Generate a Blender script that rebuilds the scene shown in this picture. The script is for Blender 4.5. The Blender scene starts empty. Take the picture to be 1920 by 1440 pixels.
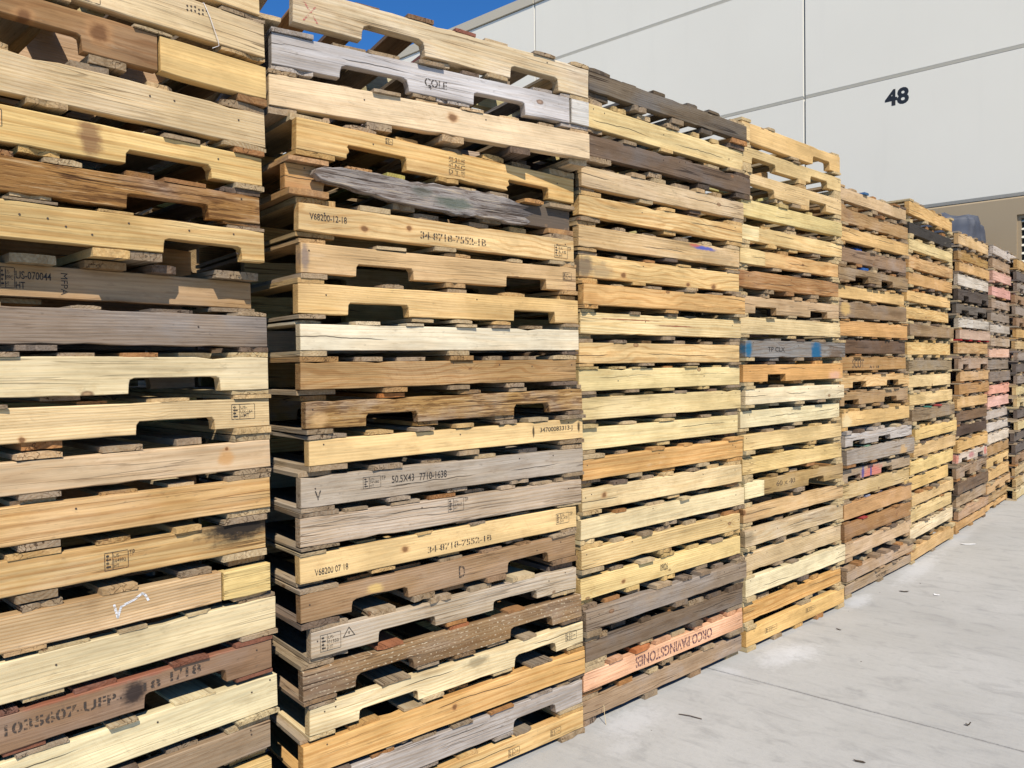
import bpy, bmesh, math, random
from mathutils import Vector, Matrix

# ---------------------------------------------------------------- camera, sky, sun, exposure
scene = bpy.context.scene
COL = scene.collection
cam_data = bpy.data.cameras.new("camera")
cam = bpy.data.objects.new("camera", cam_data)
COL.objects.link(cam)
scene.camera = cam
scene.cycles.diffuse_bounces = 1
PITCH, ROLL, HEAD, EYE = math.radians(1.24), math.radians(-0.742), math.radians(40.92), 1.54
fwd0 = Vector((-math.sin(HEAD), math.cos(HEAD), 0)); rgt0 = Vector((math.cos(HEAD), math.sin(HEAD), 0)); up0 = Vector((0, 0, 1))
fwd = fwd0 * math.cos(PITCH) - up0 * math.sin(PITCH)
up1 = up0 * math.cos(PITCH) + fwd0 * math.sin(PITCH)
rgt = rgt0 * math.cos(ROLL) + up1 * math.sin(ROLL)
upv = up1 * math.cos(ROLL) - rgt0 * math.sin(ROLL)
m = Matrix((rgt, upv, -fwd)).transposed().to_4x4()
m.translation = Vector((0, 0, EYE))
cam.matrix_world = m
cam_data.sensor_width = 36.0
cam_data.lens = 1453.6 / 1920 * 36.0
cam_data.clip_start = 0.05
cam_data.clip_end = 2000

SUN_TO = Vector((0.55, -0.37, 0.755)).normalized()
world = bpy.data.worlds.new("World")
scene.world = world
world.use_nodes = True
wn = world.node_tree.nodes
sky = wn.new("ShaderNodeTexSky")
sky.sky_type = 'NISHITA'
sky.sun_disc = False
sky.sun_elevation = math.asin(SUN_TO.z)
sky.sun_rotation = math.atan2(SUN_TO.x, SUN_TO.y)
sky.altitude = 2000
sky.air_density = 1.0
sky.dust_density = 0.0
sky.ozone_density = 10.0
wn["Background"].inputs[1].default_value = 0.15
deep = wn.new("ShaderNodeHueSaturation")          # clear, polarised-looking blue over the whole dome
deep.inputs['Saturation'].default_value = 1.13
world.node_tree.links.new(sky.outputs[0], deep.inputs['Color'])
world.node_tree.links.new(deep.outputs[0], wn["Background"].inputs[0])
sun_data = bpy.data.lights.new("sun", 'SUN')
sun_data.energy = 5.0
sun_data.angle = math.radians(0.5)
sun_data.color = (1.0, 0.95, 0.855)
sun = bpy.data.objects.new("sun", sun_data)
COL.objects.link(sun)
sun.location = (8, -8, 12)
sun.rotation_euler = (-SUN_TO).to_track_quat('-Z', 'Y').to_euler()
vs = scene.view_settings
vs.view_transform = 'Standard'
vs.look = 'None'
vs.exposure = 0.05
vs.gamma = 1.0
vs.use_curve_mapping = False

rng = random.Random(7)

# ---------------------------------------------------------------- node helpers
class NT:
    def __init__(s, tree):
        s.t = tree; s.n = tree.nodes; s.l = tree.links
    def new(s, kind, **kw):
        nd = s.n.new(kind)
        for k, v in kw.items(): setattr(nd, k, v)
        return nd
    def put(s, sock, v):
        if isinstance(v, bpy.types.NodeSocket): s.l.new(v, sock)
        elif v is not None: sock.default_value = v
    def math(s, op, a, b=None, c=None, clamp=False):
        nd = s.new("ShaderNodeMath", operation=op, use_clamp=clamp)
        s.put(nd.inputs[0], a)
        if b is not None: s.put(nd.inputs[1], b)
        if c is not None: s.put(nd.inputs[2], c)
        return nd.outputs[0]
    def vmath(s, op, a, b=None):
        nd = s.new("ShaderNodeVectorMath", operation=op)
        s.put(nd.inputs[0], a)
        if b is not None: s.put(nd.inputs[1], b)
        return nd.outputs[0]
    def noise(s, vec, scale=1.0, detail=2.0, rough=0.5, dist=0.0):
        nd = s.new("ShaderNodeTexNoise")
        s.put(nd.inputs['Vector'], vec)
        nd.inputs['Scale'].default_value = scale; nd.inputs['Detail'].default_value = detail
        nd.inputs['Roughness'].default_value = rough; nd.inputs['Distortion'].default_value = dist
        return nd.outputs[0]
    def step(s, v, a, b, lo=0.0, hi=1.0):
        nd = s.new("ShaderNodeMapRange", interpolation_type='SMOOTHSTEP')
        s.put(nd.inputs[0], v)
        for i, q in enumerate((a, b, lo, hi)): s.put(nd.inputs[i + 1], q)
        return nd.outputs[0]
    def mix(s, f, a, b, mode='MIX'):
        nd = s.new("ShaderNodeMix", data_type='RGBA', blend_type=mode)
        nd.clamp_factor = True
        s.put(nd.inputs[0], f)
        s.put(nd.inputs[6], a if isinstance(a, bpy.types.NodeSocket) else (*a, 1.0))
        s.put(nd.inputs[7], b if isinstance(b, bpy.types.NodeSocket) else (*b, 1.0))
        return nd.outputs[2]
    def sep(s, v):
        nd = s.new("ShaderNodeSeparateXYZ"); s.put(nd.inputs[0], v); return nd.outputs
    def comb(s, x, y, z):
        nd = s.new("ShaderNodeCombineXYZ")
        for i, q in enumerate((x, y, z)): s.put(nd.inputs[i], q)
        return nd.outputs[0]

def new_mat(name):
    mt = bpy.data.materials.new(name)
    mt.use_nodes = True
    k = NT(mt.node_tree)
    return mt, k, mt.node_tree.nodes["Principled BSDF"]

# wood: solid 3-D grain along each piece's own X axis; colour and weathering come from the object colour
def make_wood_group():
    g = bpy.data.node_groups.new("wood_grain", 'ShaderNodeTree')
    for nm, ty in (("Color", 'NodeSocketColor'), ("Height", 'NodeSocketFloat'), ("Weather", 'NodeSocketFloat')):
        g.interface.new_socket(nm, in_out='OUTPUT', socket_type=ty)
    k = NT(g)
    info = k.new("ShaderNodeObjectInfo")
    base, w, rnd = info.outputs['Color'], info.outputs['Alpha'], info.outputs['Random']
    P0 = k.new("ShaderNodeTexCoord").outputs['Object']
    wnz = k.new("ShaderNodeTexWhiteNoise", noise_dimensions='1D')
    k.put(wnz.inputs['W'], k.math('MULTIPLY', rnd, 91.7))
    r = k.sep(wnz.outputs['Color'])
    off = k.comb(k.math('MULTIPLY', rnd, 47.0), k.math('MULTIPLY', r[0], 31.0), k.math('MULTIPLY', r[1], 23.0))
    P = k.vmath('ADD', P0, off)
    p0 = k.sep(P0)
    def st(x, y): return k.vmath('MULTIPLY', P, (x, y, y))
    # knots
    vor = k.new("ShaderNodeTexVoronoi", feature='F1')
    k.put(vor.inputs['Vector'], k.vmath('MULTIPLY', P, (7.0, 13.0, 13.0)))
    vor.inputs['Scale'].default_value = 1.0
    vcol = k.sep(vor.outputs['Color'])
    kd = k.math('ADD', vor.outputs['Distance'], k.step(vcol[0], 0.90, 0.91, 0.9, 0.0))
    kd = k.math('MULTIPLY_ADD', k.math('SUBTRACT', k.noise(P, 90.0, 2.0), 0.5), 0.06, kd)
    knot = k.step(kd, 0.09, 0.15, 1.0, 0.0)
    kring = k.math('MULTIPLY', knot, k.step(kd, 0.06, 0.12))
    bend = k.step(kd, 0.0, 0.42, 1.0, 0.0)
    # growth rings
    cy = k.math('MULTIPLY_ADD', r[0], 0.09, -0.02)
    cz = k.math('MULTIPLY_ADD', r[1], 0.16, -0.035)
    n1 = k.math('SUBTRACT', k.noise(st(1.5, 6.0), 1.0, 2.0), 0.5)
    dy = k.math('SUBTRACT', p0[1], cy); dz = k.math('SUBTRACT', p0[2], cz)
    q = k.math('SQRT', k.math('ADD', k.math('MULTIPLY', dy, dy), k.math('MULTIPLY', dz, dz)))
    q = k.math('MULTIPLY_ADD', n1, 0.045, q)
    q = k.math('MULTIPLY_ADD', p0[0], k.math('MULTIPLY_ADD', r[2], 0.03, -0.015), q)
    q = k.math('MULTIPLY_ADD', bend, 0.02, q)
    lam = k.math('MULTIPLY_ADD', r[2], 500.0, 420.0)
    sn = k.math('MULTIPLY_ADD', k.math('SINE', k.math('MULTIPLY', q, lam)), 0.5, 0.5)
    ring = k.math('POWER', sn, 2.0)
    rs = k.math('MULTIPLY_ADD', k.math('MULTIPLY', rnd, rnd), 0.6, 0.26)
    ringf = k.math('MULTIPLY', ring, rs)
    fiber = k.noise(st(5.0, 190.0), 1.0, 3.0, 0.6)
    streak = k.noise(st(0.9, 24.0), 1.0, 4.0, 0.55)
    blotch = k.noise(st(3.0, 6.0), 1.0, 4.0, 0.6)
    col = k.mix(k.math('MULTIPLY', ringf, 0.75), base, k.mix(1.0, base, (0.80, 0.63, 0.44), 'MULTIPLY'))
    val = k.math('MULTIPLY', k.step(streak, 0.28, 0.72, 0.86, 1.12), k.step(fiber, 0.25, 0.75, 0.86, 1.12))
    val = k.math('MULTIPLY', val, k.step(blotch, 0.3, 0.68, 0.80, 1.10))
    vc = k.comb(val, val, val)
    col = k.mix(1.0, col, vc, 'MULTIPLY')
    # grey weathering in patches, dark water streaks, dirt
    mott = k.noise(k.vmath('ADD', st(9.0, 20.0), (4.4, 0.7, 6.1)), 1.0, 5.0, 0.7)
    col = k.mix(k.step(mott, 0.5, 0.72, 0.0, 0.38), col, k.mix(1.0, col, (0.66, 0.60, 0.53), 'MULTIPLY'))
    hsv = k.new("ShaderNodeHueSaturation"); hsv.inputs['Saturation'].default_value = 0.35; hsv.inputs['Value'].default_value = 0.72
    k.put(hsv.inputs['Color'], col)
    col = k.mix(k.math('MULTIPLY', k.step(blotch, 0.42, 0.66), k.math('MULTIPLY_ADD', k.math('POWER', w, 1.4), 0.8, 0.03)), col, hsv.outputs[0])
    wet = k.noise(k.vmath('ADD', st(1.6, 13.0), (3.1, 7.7, 1.3)), 1.0, 3.0, 0.6)
    wetm = k.math('MULTIPLY', k.step(wet, 0.52, 0.72), k.math('MULTIPLY_ADD', w, 0.6, 0.24))
    col = k.mix(wetm, col, k.mix(1.0, col, (0.50, 0.44, 0.37), 'MULTIPLY'))
    # fine checks along the grain
    cr = k.math('ABSOLUTE', k.math('SUBTRACT', k.noise(st(1.0, 42.0), 1.0, 2.0, 0.5, 0.4), 0.5))
    crm = k.math('MULTIPLY', k.step(cr, 0.004, 0.022, 1.0, 0.0), k.step(k.noise(st(2.2, 9.0), 1.0, 1.0), 0.46, 0.62))
    gx = k.sep(k.new("ShaderNodeTexCoord").outputs['Generated'])[0]
    ends = k.step(k.math('ABSOLUTE', k.math('SUBTRACT', gx, 0.5)), 0.36, 0.5)
    crm = k.math('MULTIPLY', crm, k.math('MULTIPLY_ADD', ends, 0.45, k.math('MULTIPLY_ADD', w, 0.85, 0.14)), clamp=True)
    col = k.mix(crm, col, k.mix(1.0, col, (0.25, 0.20, 0.16), 'MULTIPLY'))
    # one long drying split on some pieces
    sz = k.math('MULTIPLY_ADD', k.math('SUBTRACT', k.noise(k.comb(k.math('ADD', k.math('MULTIPLY', p0[0], 2.6), k.math('MULTIPLY', rnd, 63.0)), 0.0, 0.0), 1.0, 4.0, 0.6), 0.5), 0.045, k.math('MULTIPLY_ADD', r[1], 0.05, 0.022))
    sd = k.math('ABSOLUTE', k.math('SUBTRACT', p0[2], sz))
    on = k.step(k.noise(k.comb(k.math('ADD', k.math('MULTIPLY', p0[0], 2.0), k.math('MULTIPLY', rnd, 29.0)), 3.0, 0.0), 1.0, 1.0), 0.5, 0.56)
    wide = k.math('MULTIPLY', on, k.step(r[0], 0.50, 0.52))
    spl = k.math('MULTIPLY', k.step(sd, 0.0004, 0.0022, 1.0, 0.0), wide)
    col = k.mix(k.math('MULTIPLY', spl, 0.85), col, (0.05, 0.035, 0.025))
    pore = k.step(k.noise(st(16.0, 210.0), 1.0, 2.0, 0.6), 0.60, 0.70)
    col = k.mix(k.math('MULTIPLY', pore, k.math('MULTIPLY_ADD', w, 0.3, 0.22)), col, k.mix(1.0, col, (0.42, 0.33, 0.25), 'MULTIPLY'))
    scuff = k.step(k.noise(k.vmath('ADD', st(5.0, 16.0), (9.0, 2.0, 5.0)), 1.0, 5.0, 0.75), 0.60, 0.74)
    col = k.mix(k.math('MULTIPLY', scuff, 0.30), col, k.mix(1.0, col, (0.55, 0.47, 0.38), 'MULTIPLY'))
    scuf2 = k.step(k.noise(k.vmath('ADD', st(7.0, 34.0), (1.0, 12.0, 8.0)), 1.0, 4.0, 0.7), 0.62, 0.72)
    col = k.mix(k.math('MULTIPLY', scuf2, 0.22), col, k.mix(0.5, col, (0.80, 0.68, 0.48)))
    col = k.mix(k.math('MULTIPLY', ends, k.step(blotch, 0.45, 0.65, 0.0, 0.35)), col, k.mix(1.0, col, (0.50, 0.45, 0.40), 'MULTIPLY'))
    spk = k.step(k.noise(st(30.0, 55.0), 1.0, 2.0, 0.6), 0.66, 0.76)
    col = k.mix(k.math('MULTIPLY', spk, k.math('MULTIPLY_ADD', w, 0.35, 0.14)), col, (0.09, 0.065, 0.045))
    # rough-sawn cross marks on some pieces
    saw = k.noise(k.vmath('MULTIPLY', k.vmath('ADD', P, k.comb(k.math('MULTIPLY', p0[2], 0.5), 0.0, 0.0)), (95.0, 5.0, 5.0)), 1.0, 4.0, 0.7, 0.5)
    sawm = k.math('MULTIPLY', k.step(saw, 0.5, 0.7), k.math('MULTIPLY', k.step(r[2], 0.7, 0.9, 0.0, 0.22), k.step(blotch, 0.4, 0.6)))
    col = k.mix(sawm, col, k.mix(1.0, col, (0.6, 0.52, 0.42), 'MULTIPLY'))
    col = k.mix(k.math('MULTIPLY', knot, 0.7), col, (0.30, 0.15, 0.065))
    col = k.mix(k.math('MULTIPLY', kring, 0.75), col, (0.09, 0.045, 0.022))
    # end grain
    vt = k.new("ShaderNodeVectorTransform", vector_type='NORMAL', convert_from='WORLD', convert_to='OBJECT')
    k.put(vt.inputs[0], k.new("ShaderNodeNewGeometry").outputs['True Normal'])
    end = k.step(k.math('ABSOLUTE', k.sep(vt.outputs[0])[0]), 0.75, 0.9)
    egn = k.noise(k.vmath('MULTIPLY', P, (160.0, 90.0, 240.0)), 1.0, 3.0, 0.7)
    ec = k.mix(k.step(egn, 0.35, 0.7), k.mix(1.0, col, (0.98, 0.93, 0.86), 'MULTIPLY'), k.mix(1.0, col, (0.80, 0.71, 0.60), 'MULTIPLY'))
    col = k.mix(end, col, ec)
    h = k.math('MULTIPLY', fiber, k.math('MULTIPLY_ADD', w, 0.9, 0.35))
    h = k.math('MULTIPLY_ADD', spl, -2.5, k.math('MULTIPLY_ADD', crm, -1.6, h))
    h = k.math('MULTIPLY_ADD', ringf, 0.25, h)
    h = k.math('MULTIPLY_ADD', sawm, -0.8, h)
    h = k.math('MULTIPLY_ADD', k.math('MULTIPLY', egn, end), 0.4, h)
    go = k.new("NodeGroupOutput")
    k.put(go.inputs[0], col); k.put(go.inputs[1], h); k.put(go.inputs[2], w)
    return g

WOOD_GROUP = make_wood_group()

def wood_material(name, stains=(), dots=False, figure=None):
    mt, k, bs = new_mat(name)
    g = k.new("ShaderNodeGroup"); g.node_tree = WOOD_GROUP
    col = g.outputs[0]
    height = g.outputs[1]
    if figure == 'wavy' or figure == 'straight':
        P = k.new("ShaderNodeTexCoord").outputs['Object']
        off = k.math('MULTIPLY', k.new("ShaderNodeObjectInfo").outputs['Random'], 40.0)
        q = k.vmath('ADD', P, k.comb(off, off, off))
        wv = k.noise(k.vmath('MULTIPLY', q, (2.6, 9.0, 9.0)), 1.0, 2.0)
        amp = 34.0 if figure == 'wavy' else 7.0
        ln = k.math('SINE', k.math('MULTIPLY_ADD', k.sep(P)[2], 230.0, k.math('MULTIPLY', wv, amp)))
        ln = k.math('MULTIPLY', k.step(ln, 0.1, 1.0), k.step(k.noise(k.vmath('MULTIPLY', q, (6.0, 12.0, 12.0)), 1.0, 2.0), 0.3, 0.6, 0.25, 0.6))
        col = k.mix(ln, col, k.mix(1.0, col, (0.72, 0.56, 0.40), 'MULTIPLY'))
    if figure == 'flaky':
        P = k.new("ShaderNodeTexCoord").outputs['Object']
        fl = k.noise(k.vmath('MULTIPLY', P, (7.0, 34.0, 80.0)), 1.0, 6.0, 0.70, 0.5)
        col = k.mix(k.step(fl, 0.42, 0.5, 0.75, 0.0), col, k.mix(1.0, col, (0.30, 0.22, 0.16), 'MULTIPLY'))
        col = k.mix(k.step(fl, 0.55, 0.68, 0.0, 0.65), col, k.mix(0.45, col, (0.85, 0.62, 0.34)))
        height = k.math('MULTIPLY_ADD', fl, 1.8, height)
    if stains:
        P = k.new("ShaderNodeTexCoord").outputs['Object']
        p = k.sep(P)
        nz = k.math('MULTIPLY_ADD', k.noise(k.vmath('MULTIPLY', P, (12.0, 30.0, 45.0)), 1.0, 5.0, 0.7), 0.6, k.math('MULTIPLY', k.noise(P, 26.0, 4.0, 0.65), 0.4))
        for (x, z, rx, rz, c, s) in stains:
            a = k.math('DIVIDE', k.math('SUBTRACT', p[0], x), rx)
            b = k.math('DIVIDE', k.math('SUBTRACT', p[2], z), rz)
            d = k.math('SQRT', k.math('ADD', k.math('MULTIPLY', a, a), k.math('MULTIPLY', b, b)))
            d = k.math('MULTIPLY_ADD', k.math('SUBTRACT', nz, 0.5), 2.2, d)
            f = k.step(d, 0.45, 1.2, s, 0.0)
            gm = k.mix(1.0, c, k.mix(0.72, col, (1, 1, 1)), 'MULTIPLY')
            col = k.mix(f, col, gm)
    if dots:
        P = k.new("ShaderNodeTexCoord").outputs['Object']
        n = k.noise(k.vmath('MULTIPLY', P, (75.0, 1.0, 210.0)), 1.0, 1.0)
        rows = k.step(k.math('SINE', k.math('MULTIPLY', k.sep(P)[2], 420.0)), 0.1, 0.8)
        col = k.mix(k.math('MULTIPLY', k.step(n, 0.56, 0.66), k.math('MULTIPLY', rows, 0.85)), col, (0.62, 0.5, 0.33))
    k.put(bs.inputs['Base Color'], col)
    bs.inputs['Roughness'].default_value = 0.78
    bs.inputs['Specular IOR Level'].default_value = 0.25
    bp = k.new("ShaderNodeBump")
    bp.inputs['Distance'].default_value = 0.0022
    bp.inputs['Strength'].default_value = 0.7
    k.put(bp.inputs['Height'], height)
    k.put(bs.inputs['Normal'], bp.outputs[0])
    return mt

WOOD = wood_material("pallet_wood")

def ink_material(name, color, wear):
    mt, k, bs = new_mat(name)
    P = k.new("ShaderNodeTexCoord").outputs['Object']
    n = k.noise(k.vmath('MULTIPLY', P, (60.0, 60.0, 160.0)), 1.0, 3.0, 0.6)
    bs.inputs['Base Color'].default_value = (*color, 1)
    bs.inputs['Roughness'].default_value = 0.8
    k.put(bs.inputs['Alpha'], k.step(n, wear - 0.1, wear + 0.12, 0.0, 0.92))
    return mt
INK = ink_material("black_ink", (0.03, 0.025, 0.022), 0.38)
STENCIL_INK = ink_material("stencil_ink", (0.055, 0.04, 0.03), 0.44)
PURPLE_INK = ink_material("purple_stencil_ink", (0.11, 0.045, 0.06), 0.42)
RED_CRAYON = ink_material("red_crayon", (0.55, 0.13, 0.11), 0.54)
CHALK = ink_material("white_chalk", (0.8, 0.78, 0.76), 0.42)

# ---------------------------------------------------------------- object helpers
def link(name, mesh, mat=None, parent=None, loc=(0, 0, 0), rot=(0, 0, 0), scale=(1, 1, 1)):
    o = bpy.data.objects.new(name, mesh)
    COL.objects.link(o)
    if mat is not None and mesh is not None and not mesh.materials: mesh.materials.append(mat)
    o.parent = parent
    o.location = loc; o.rotation_euler = rot; o.scale = scale
    return o

def tag(o, label=None, cat=None, group=None, kind=None):
    if label: o["label"] = label
    if cat: o["category"] = cat
    if group: o["group"] = group
    if kind: o["kind"] = kind
    return o

def mesh_from(name, verts, faces):
    me = bpy.data.meshes.new(name)
    me.from_pydata(verts, [], faces)
    me.update()
    return me

def bm_mesh(name, bm):
    bmesh.ops.recalc_face_normals(bm, faces=bm.faces)
    me = bpy.data.meshes.new(name)
    bm.to_mesh(me); bm.free()
    return me

def add_box(bm, x0, x1, y0, y1, z0, z1, ch=0.0):
    r = bmesh.ops.create_cube(bm, size=1.0)
    for v in r['verts']:
        v.co = Vector(((x0 + x1) / 2 + v.co.x * (x1 - x0), (y0 + y1) / 2 + v.co.y * (y1 - y0), (z0 + z1) / 2 + v.co.z * (z1 - z0)))
    if ch:
        es = list({e for v in r['verts'] for e in v.link_edges})
        bmesh.ops.bevel(bm, geom=es, offset=ch, segments=1, affect='EDGES')

def box_mesh(name, *a, ch=0.0):
    bm = bmesh.new(); add_box(bm, *a, ch=ch); return bm_mesh(name, bm)

def prism(name, outline, thick, ch=0.0022):
    """outline: (x, z) points anticlockwise seen from -Y; extruded along +Y, front and back arrises eased"""
    n = len(outline)
    inner = []
    for i in range(n):
        p = Vector(outline[i]); a = Vector(outline[i - 1]); b = Vector(outline[(i + 1) % n])
        d1 = (p - a).normalized(); d2 = (b - p).normalized()
        nv = Vector((-(d1.y + d2.y), d1.x + d2.x))
        if nv.length < 1e-6: nv = Vector((-d1.y, d1.x))
        inner.append(p + nv.normalized() * ch)
    V = [(p.x, 0.0, p.y) for p in inner] + [(p[0], ch, p[1]) for p in outline] + [(p[0], thick - ch, p[1]) for p in outline] + [(p.x, thick, p.y) for p in inner]
    F = [list(range(n)), list(range(4 * n - 1, 3 * n - 1, -1))]
    for k in range(3):
        for i in range(n):
            j = (i + 1) % n
            F.append((k * n + i, (k + 1) * n + i, (k + 1) * n + j, k * n + j))
    return mesh_from(name, V, F)

def rail_outline(L, h, notches, style, rg, rough=1.0):
    """side profile of a stringer with fork notches cut in its underside, slightly bowed and nicked"""
    bow_t, bow_b = rg.gauss(0, 0.0014), rg.gauss(0, 0.0014)
    bottom = []
    def run(x0, x1, z, out):
        k = max(1, int((x1 - x0) / 0.055))
        for i in range(1, k):
            x = x0 + (x1 - x0) * i / k
            out.append((x, z + rg.gauss(0, 0.00035) * rough + (0.004 * rg.random() if rg.random() < 0.03 * rough else 0.0)))
    pts = [(0.0 + rg.uniform(0, .002), rg.uniform(0, 0.003))]
    x = 0.0
    for (a, b) in sorted(notches):
        if b - a < 0.05: continue
        d = h * rg.uniform(0.40, 0.47)
        rr = d * rg.uniform(0.3, 0.58) if style == 'r' else rg.uniform(0.004, 0.013)
        if a > 0.03:
            run(x, a, 0.0, pts)
            pts.append((a, rg.uniform(-.001, .001)))
            if style == 'b':
                for t in (0.25, 0.5, 0.75): pts.append((a - 0.02 + 0.03 * rg.random(), d * t))
            pts.append((a + 0.002, d - rr))
            if style == 'r': pts += [(a + rr * 0.3, d - rr * 0.3)]
            pts.append((a + rr, d))
        else:
            pts = [(0.0, d)]
        run(max(a, 0) + rr, b - rr, d, pts)
        pts.append((b - rr, d))
        if style == 'r': pts += [(b - rr * 0.3, d - rr * 0.3)]
        pts += [(b - 0.002, d - rr), (b, rg.uniform(-.001, .001))]
        x = b
    run(x, L, 0.0, pts)
    pts.append((L - rg.uniform(0, .002), rg.uniform(0, 0.002)))
    top = [(L - rg.uniform(0, .003), h - rg.uniform(0, .003))]
    k = int(L / 0.055)
    for i in range(k - 1, 0, -1):
        xx = L * i / k
        nick = 0.007 * rg.random() if rg.random() < 0.035 * rough else 0.0
        top.append((xx, h + rg.gauss(0, 0.00035) * rough - nick))
    top.append((rg.uniform(0, .003), h - rg.uniform(0, .003)))
    out = []
    for i, (px, pz) in enumerate(pts + top):
        b = bow_b if i < len(pts) else bow_t
        out.append((px, pz + b * math.sin(math.pi * min(max(px / L, 0), 1))))
    return out

# pool of deck boards: length along X (1 m), width along Y, 16 mm thick, ends chipped
BOARD_W = (0.072, 0.086, 0.09, 0.1, 0.115, 0.135)
BOARDS = {}
brg = random.Random(11)
for wd in BOARD_W:
    for j in range(4):
        V = []; F = []
        nx = (0.0, 0.06, 0.5, 0.94, 1.0); ny = 4
        sk = brg.gauss(0, 0.002)
        chip = [[brg.gauss(0, 0.0009) for _ in range(ny + 1)] for _ in range(2)]
        if j == 3:
            q = brg.randint(0, ny); chip[0][q] += 0.012
        wane = 0.004 if j == 2 else 0.0006
        for ix, x in enumerate(nx):
            for iy in range(ny + 1):
                y = wd * (iy / ny - 0.5)
                xx = x + (chip[0][iy] + sk * (iy / ny - .5) if ix == 0 else chip[1][iy] if ix == 4 else 0)
                dz = wane if iy in (0, ny) else 0
                V += [(xx, y, 0.0 + brg.uniform(0, .0006)), (xx, y, 0.016 - dz - brg.uniform(0, .0006))]
        def vi(ix, iy, t): return (ix * (ny + 1) + iy) * 2 + t
        for ix in range(4):
            for iy in range(ny):
                F.append((vi(ix, iy, 1), vi(ix + 1, iy, 1), vi(ix + 1, iy + 1, 1), vi(ix, iy + 1, 1)))
                F.append((vi(ix, iy, 0), vi(ix, iy + 1, 0), vi(ix + 1, iy + 1, 0), vi(ix + 1, iy, 0)))
            F.append((vi(ix, 0, 0), vi(ix + 1, 0, 0), vi(ix + 1, 0, 1), vi(ix, 0, 1)))
            F.append((vi(ix, ny, 1), vi(ix + 1, ny, 1), vi(ix + 1, ny, 0), vi(ix, ny, 0)))
        for iy in range(ny):
            F.append((vi(0, iy, 0), vi(0, iy, 1), vi(0, iy + 1, 1), vi(0, iy + 1, 0)))
            F.append((vi(4, iy, 1), vi(4, iy, 0), vi(4, iy + 1, 0), vi(4, iy + 1, 1)))
        me = mesh_from("deck_board", V, F)
        me.materials.append(WOOD)
        BOARDS[(wd, j)] = me
def board_mesh(width, rg):
    wd = min(BOARD_W, key=lambda q: abs(q - width))
    return BOARDS[(wd, rg.choice((0, 0, 1, 1, 2, 3)))], wd

# inner rails share meshes
INNER = {}
for key, nt in (("solid", []), ("notched", [(0.18, 0.41), (0.85, 1.07)])):
    me = prism("stringer", rail_outline(1.219, 0.09, nt, 'r', brg), 0.038)
    me.materials.append(WOOD)
    INNER[key] = me

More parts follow.
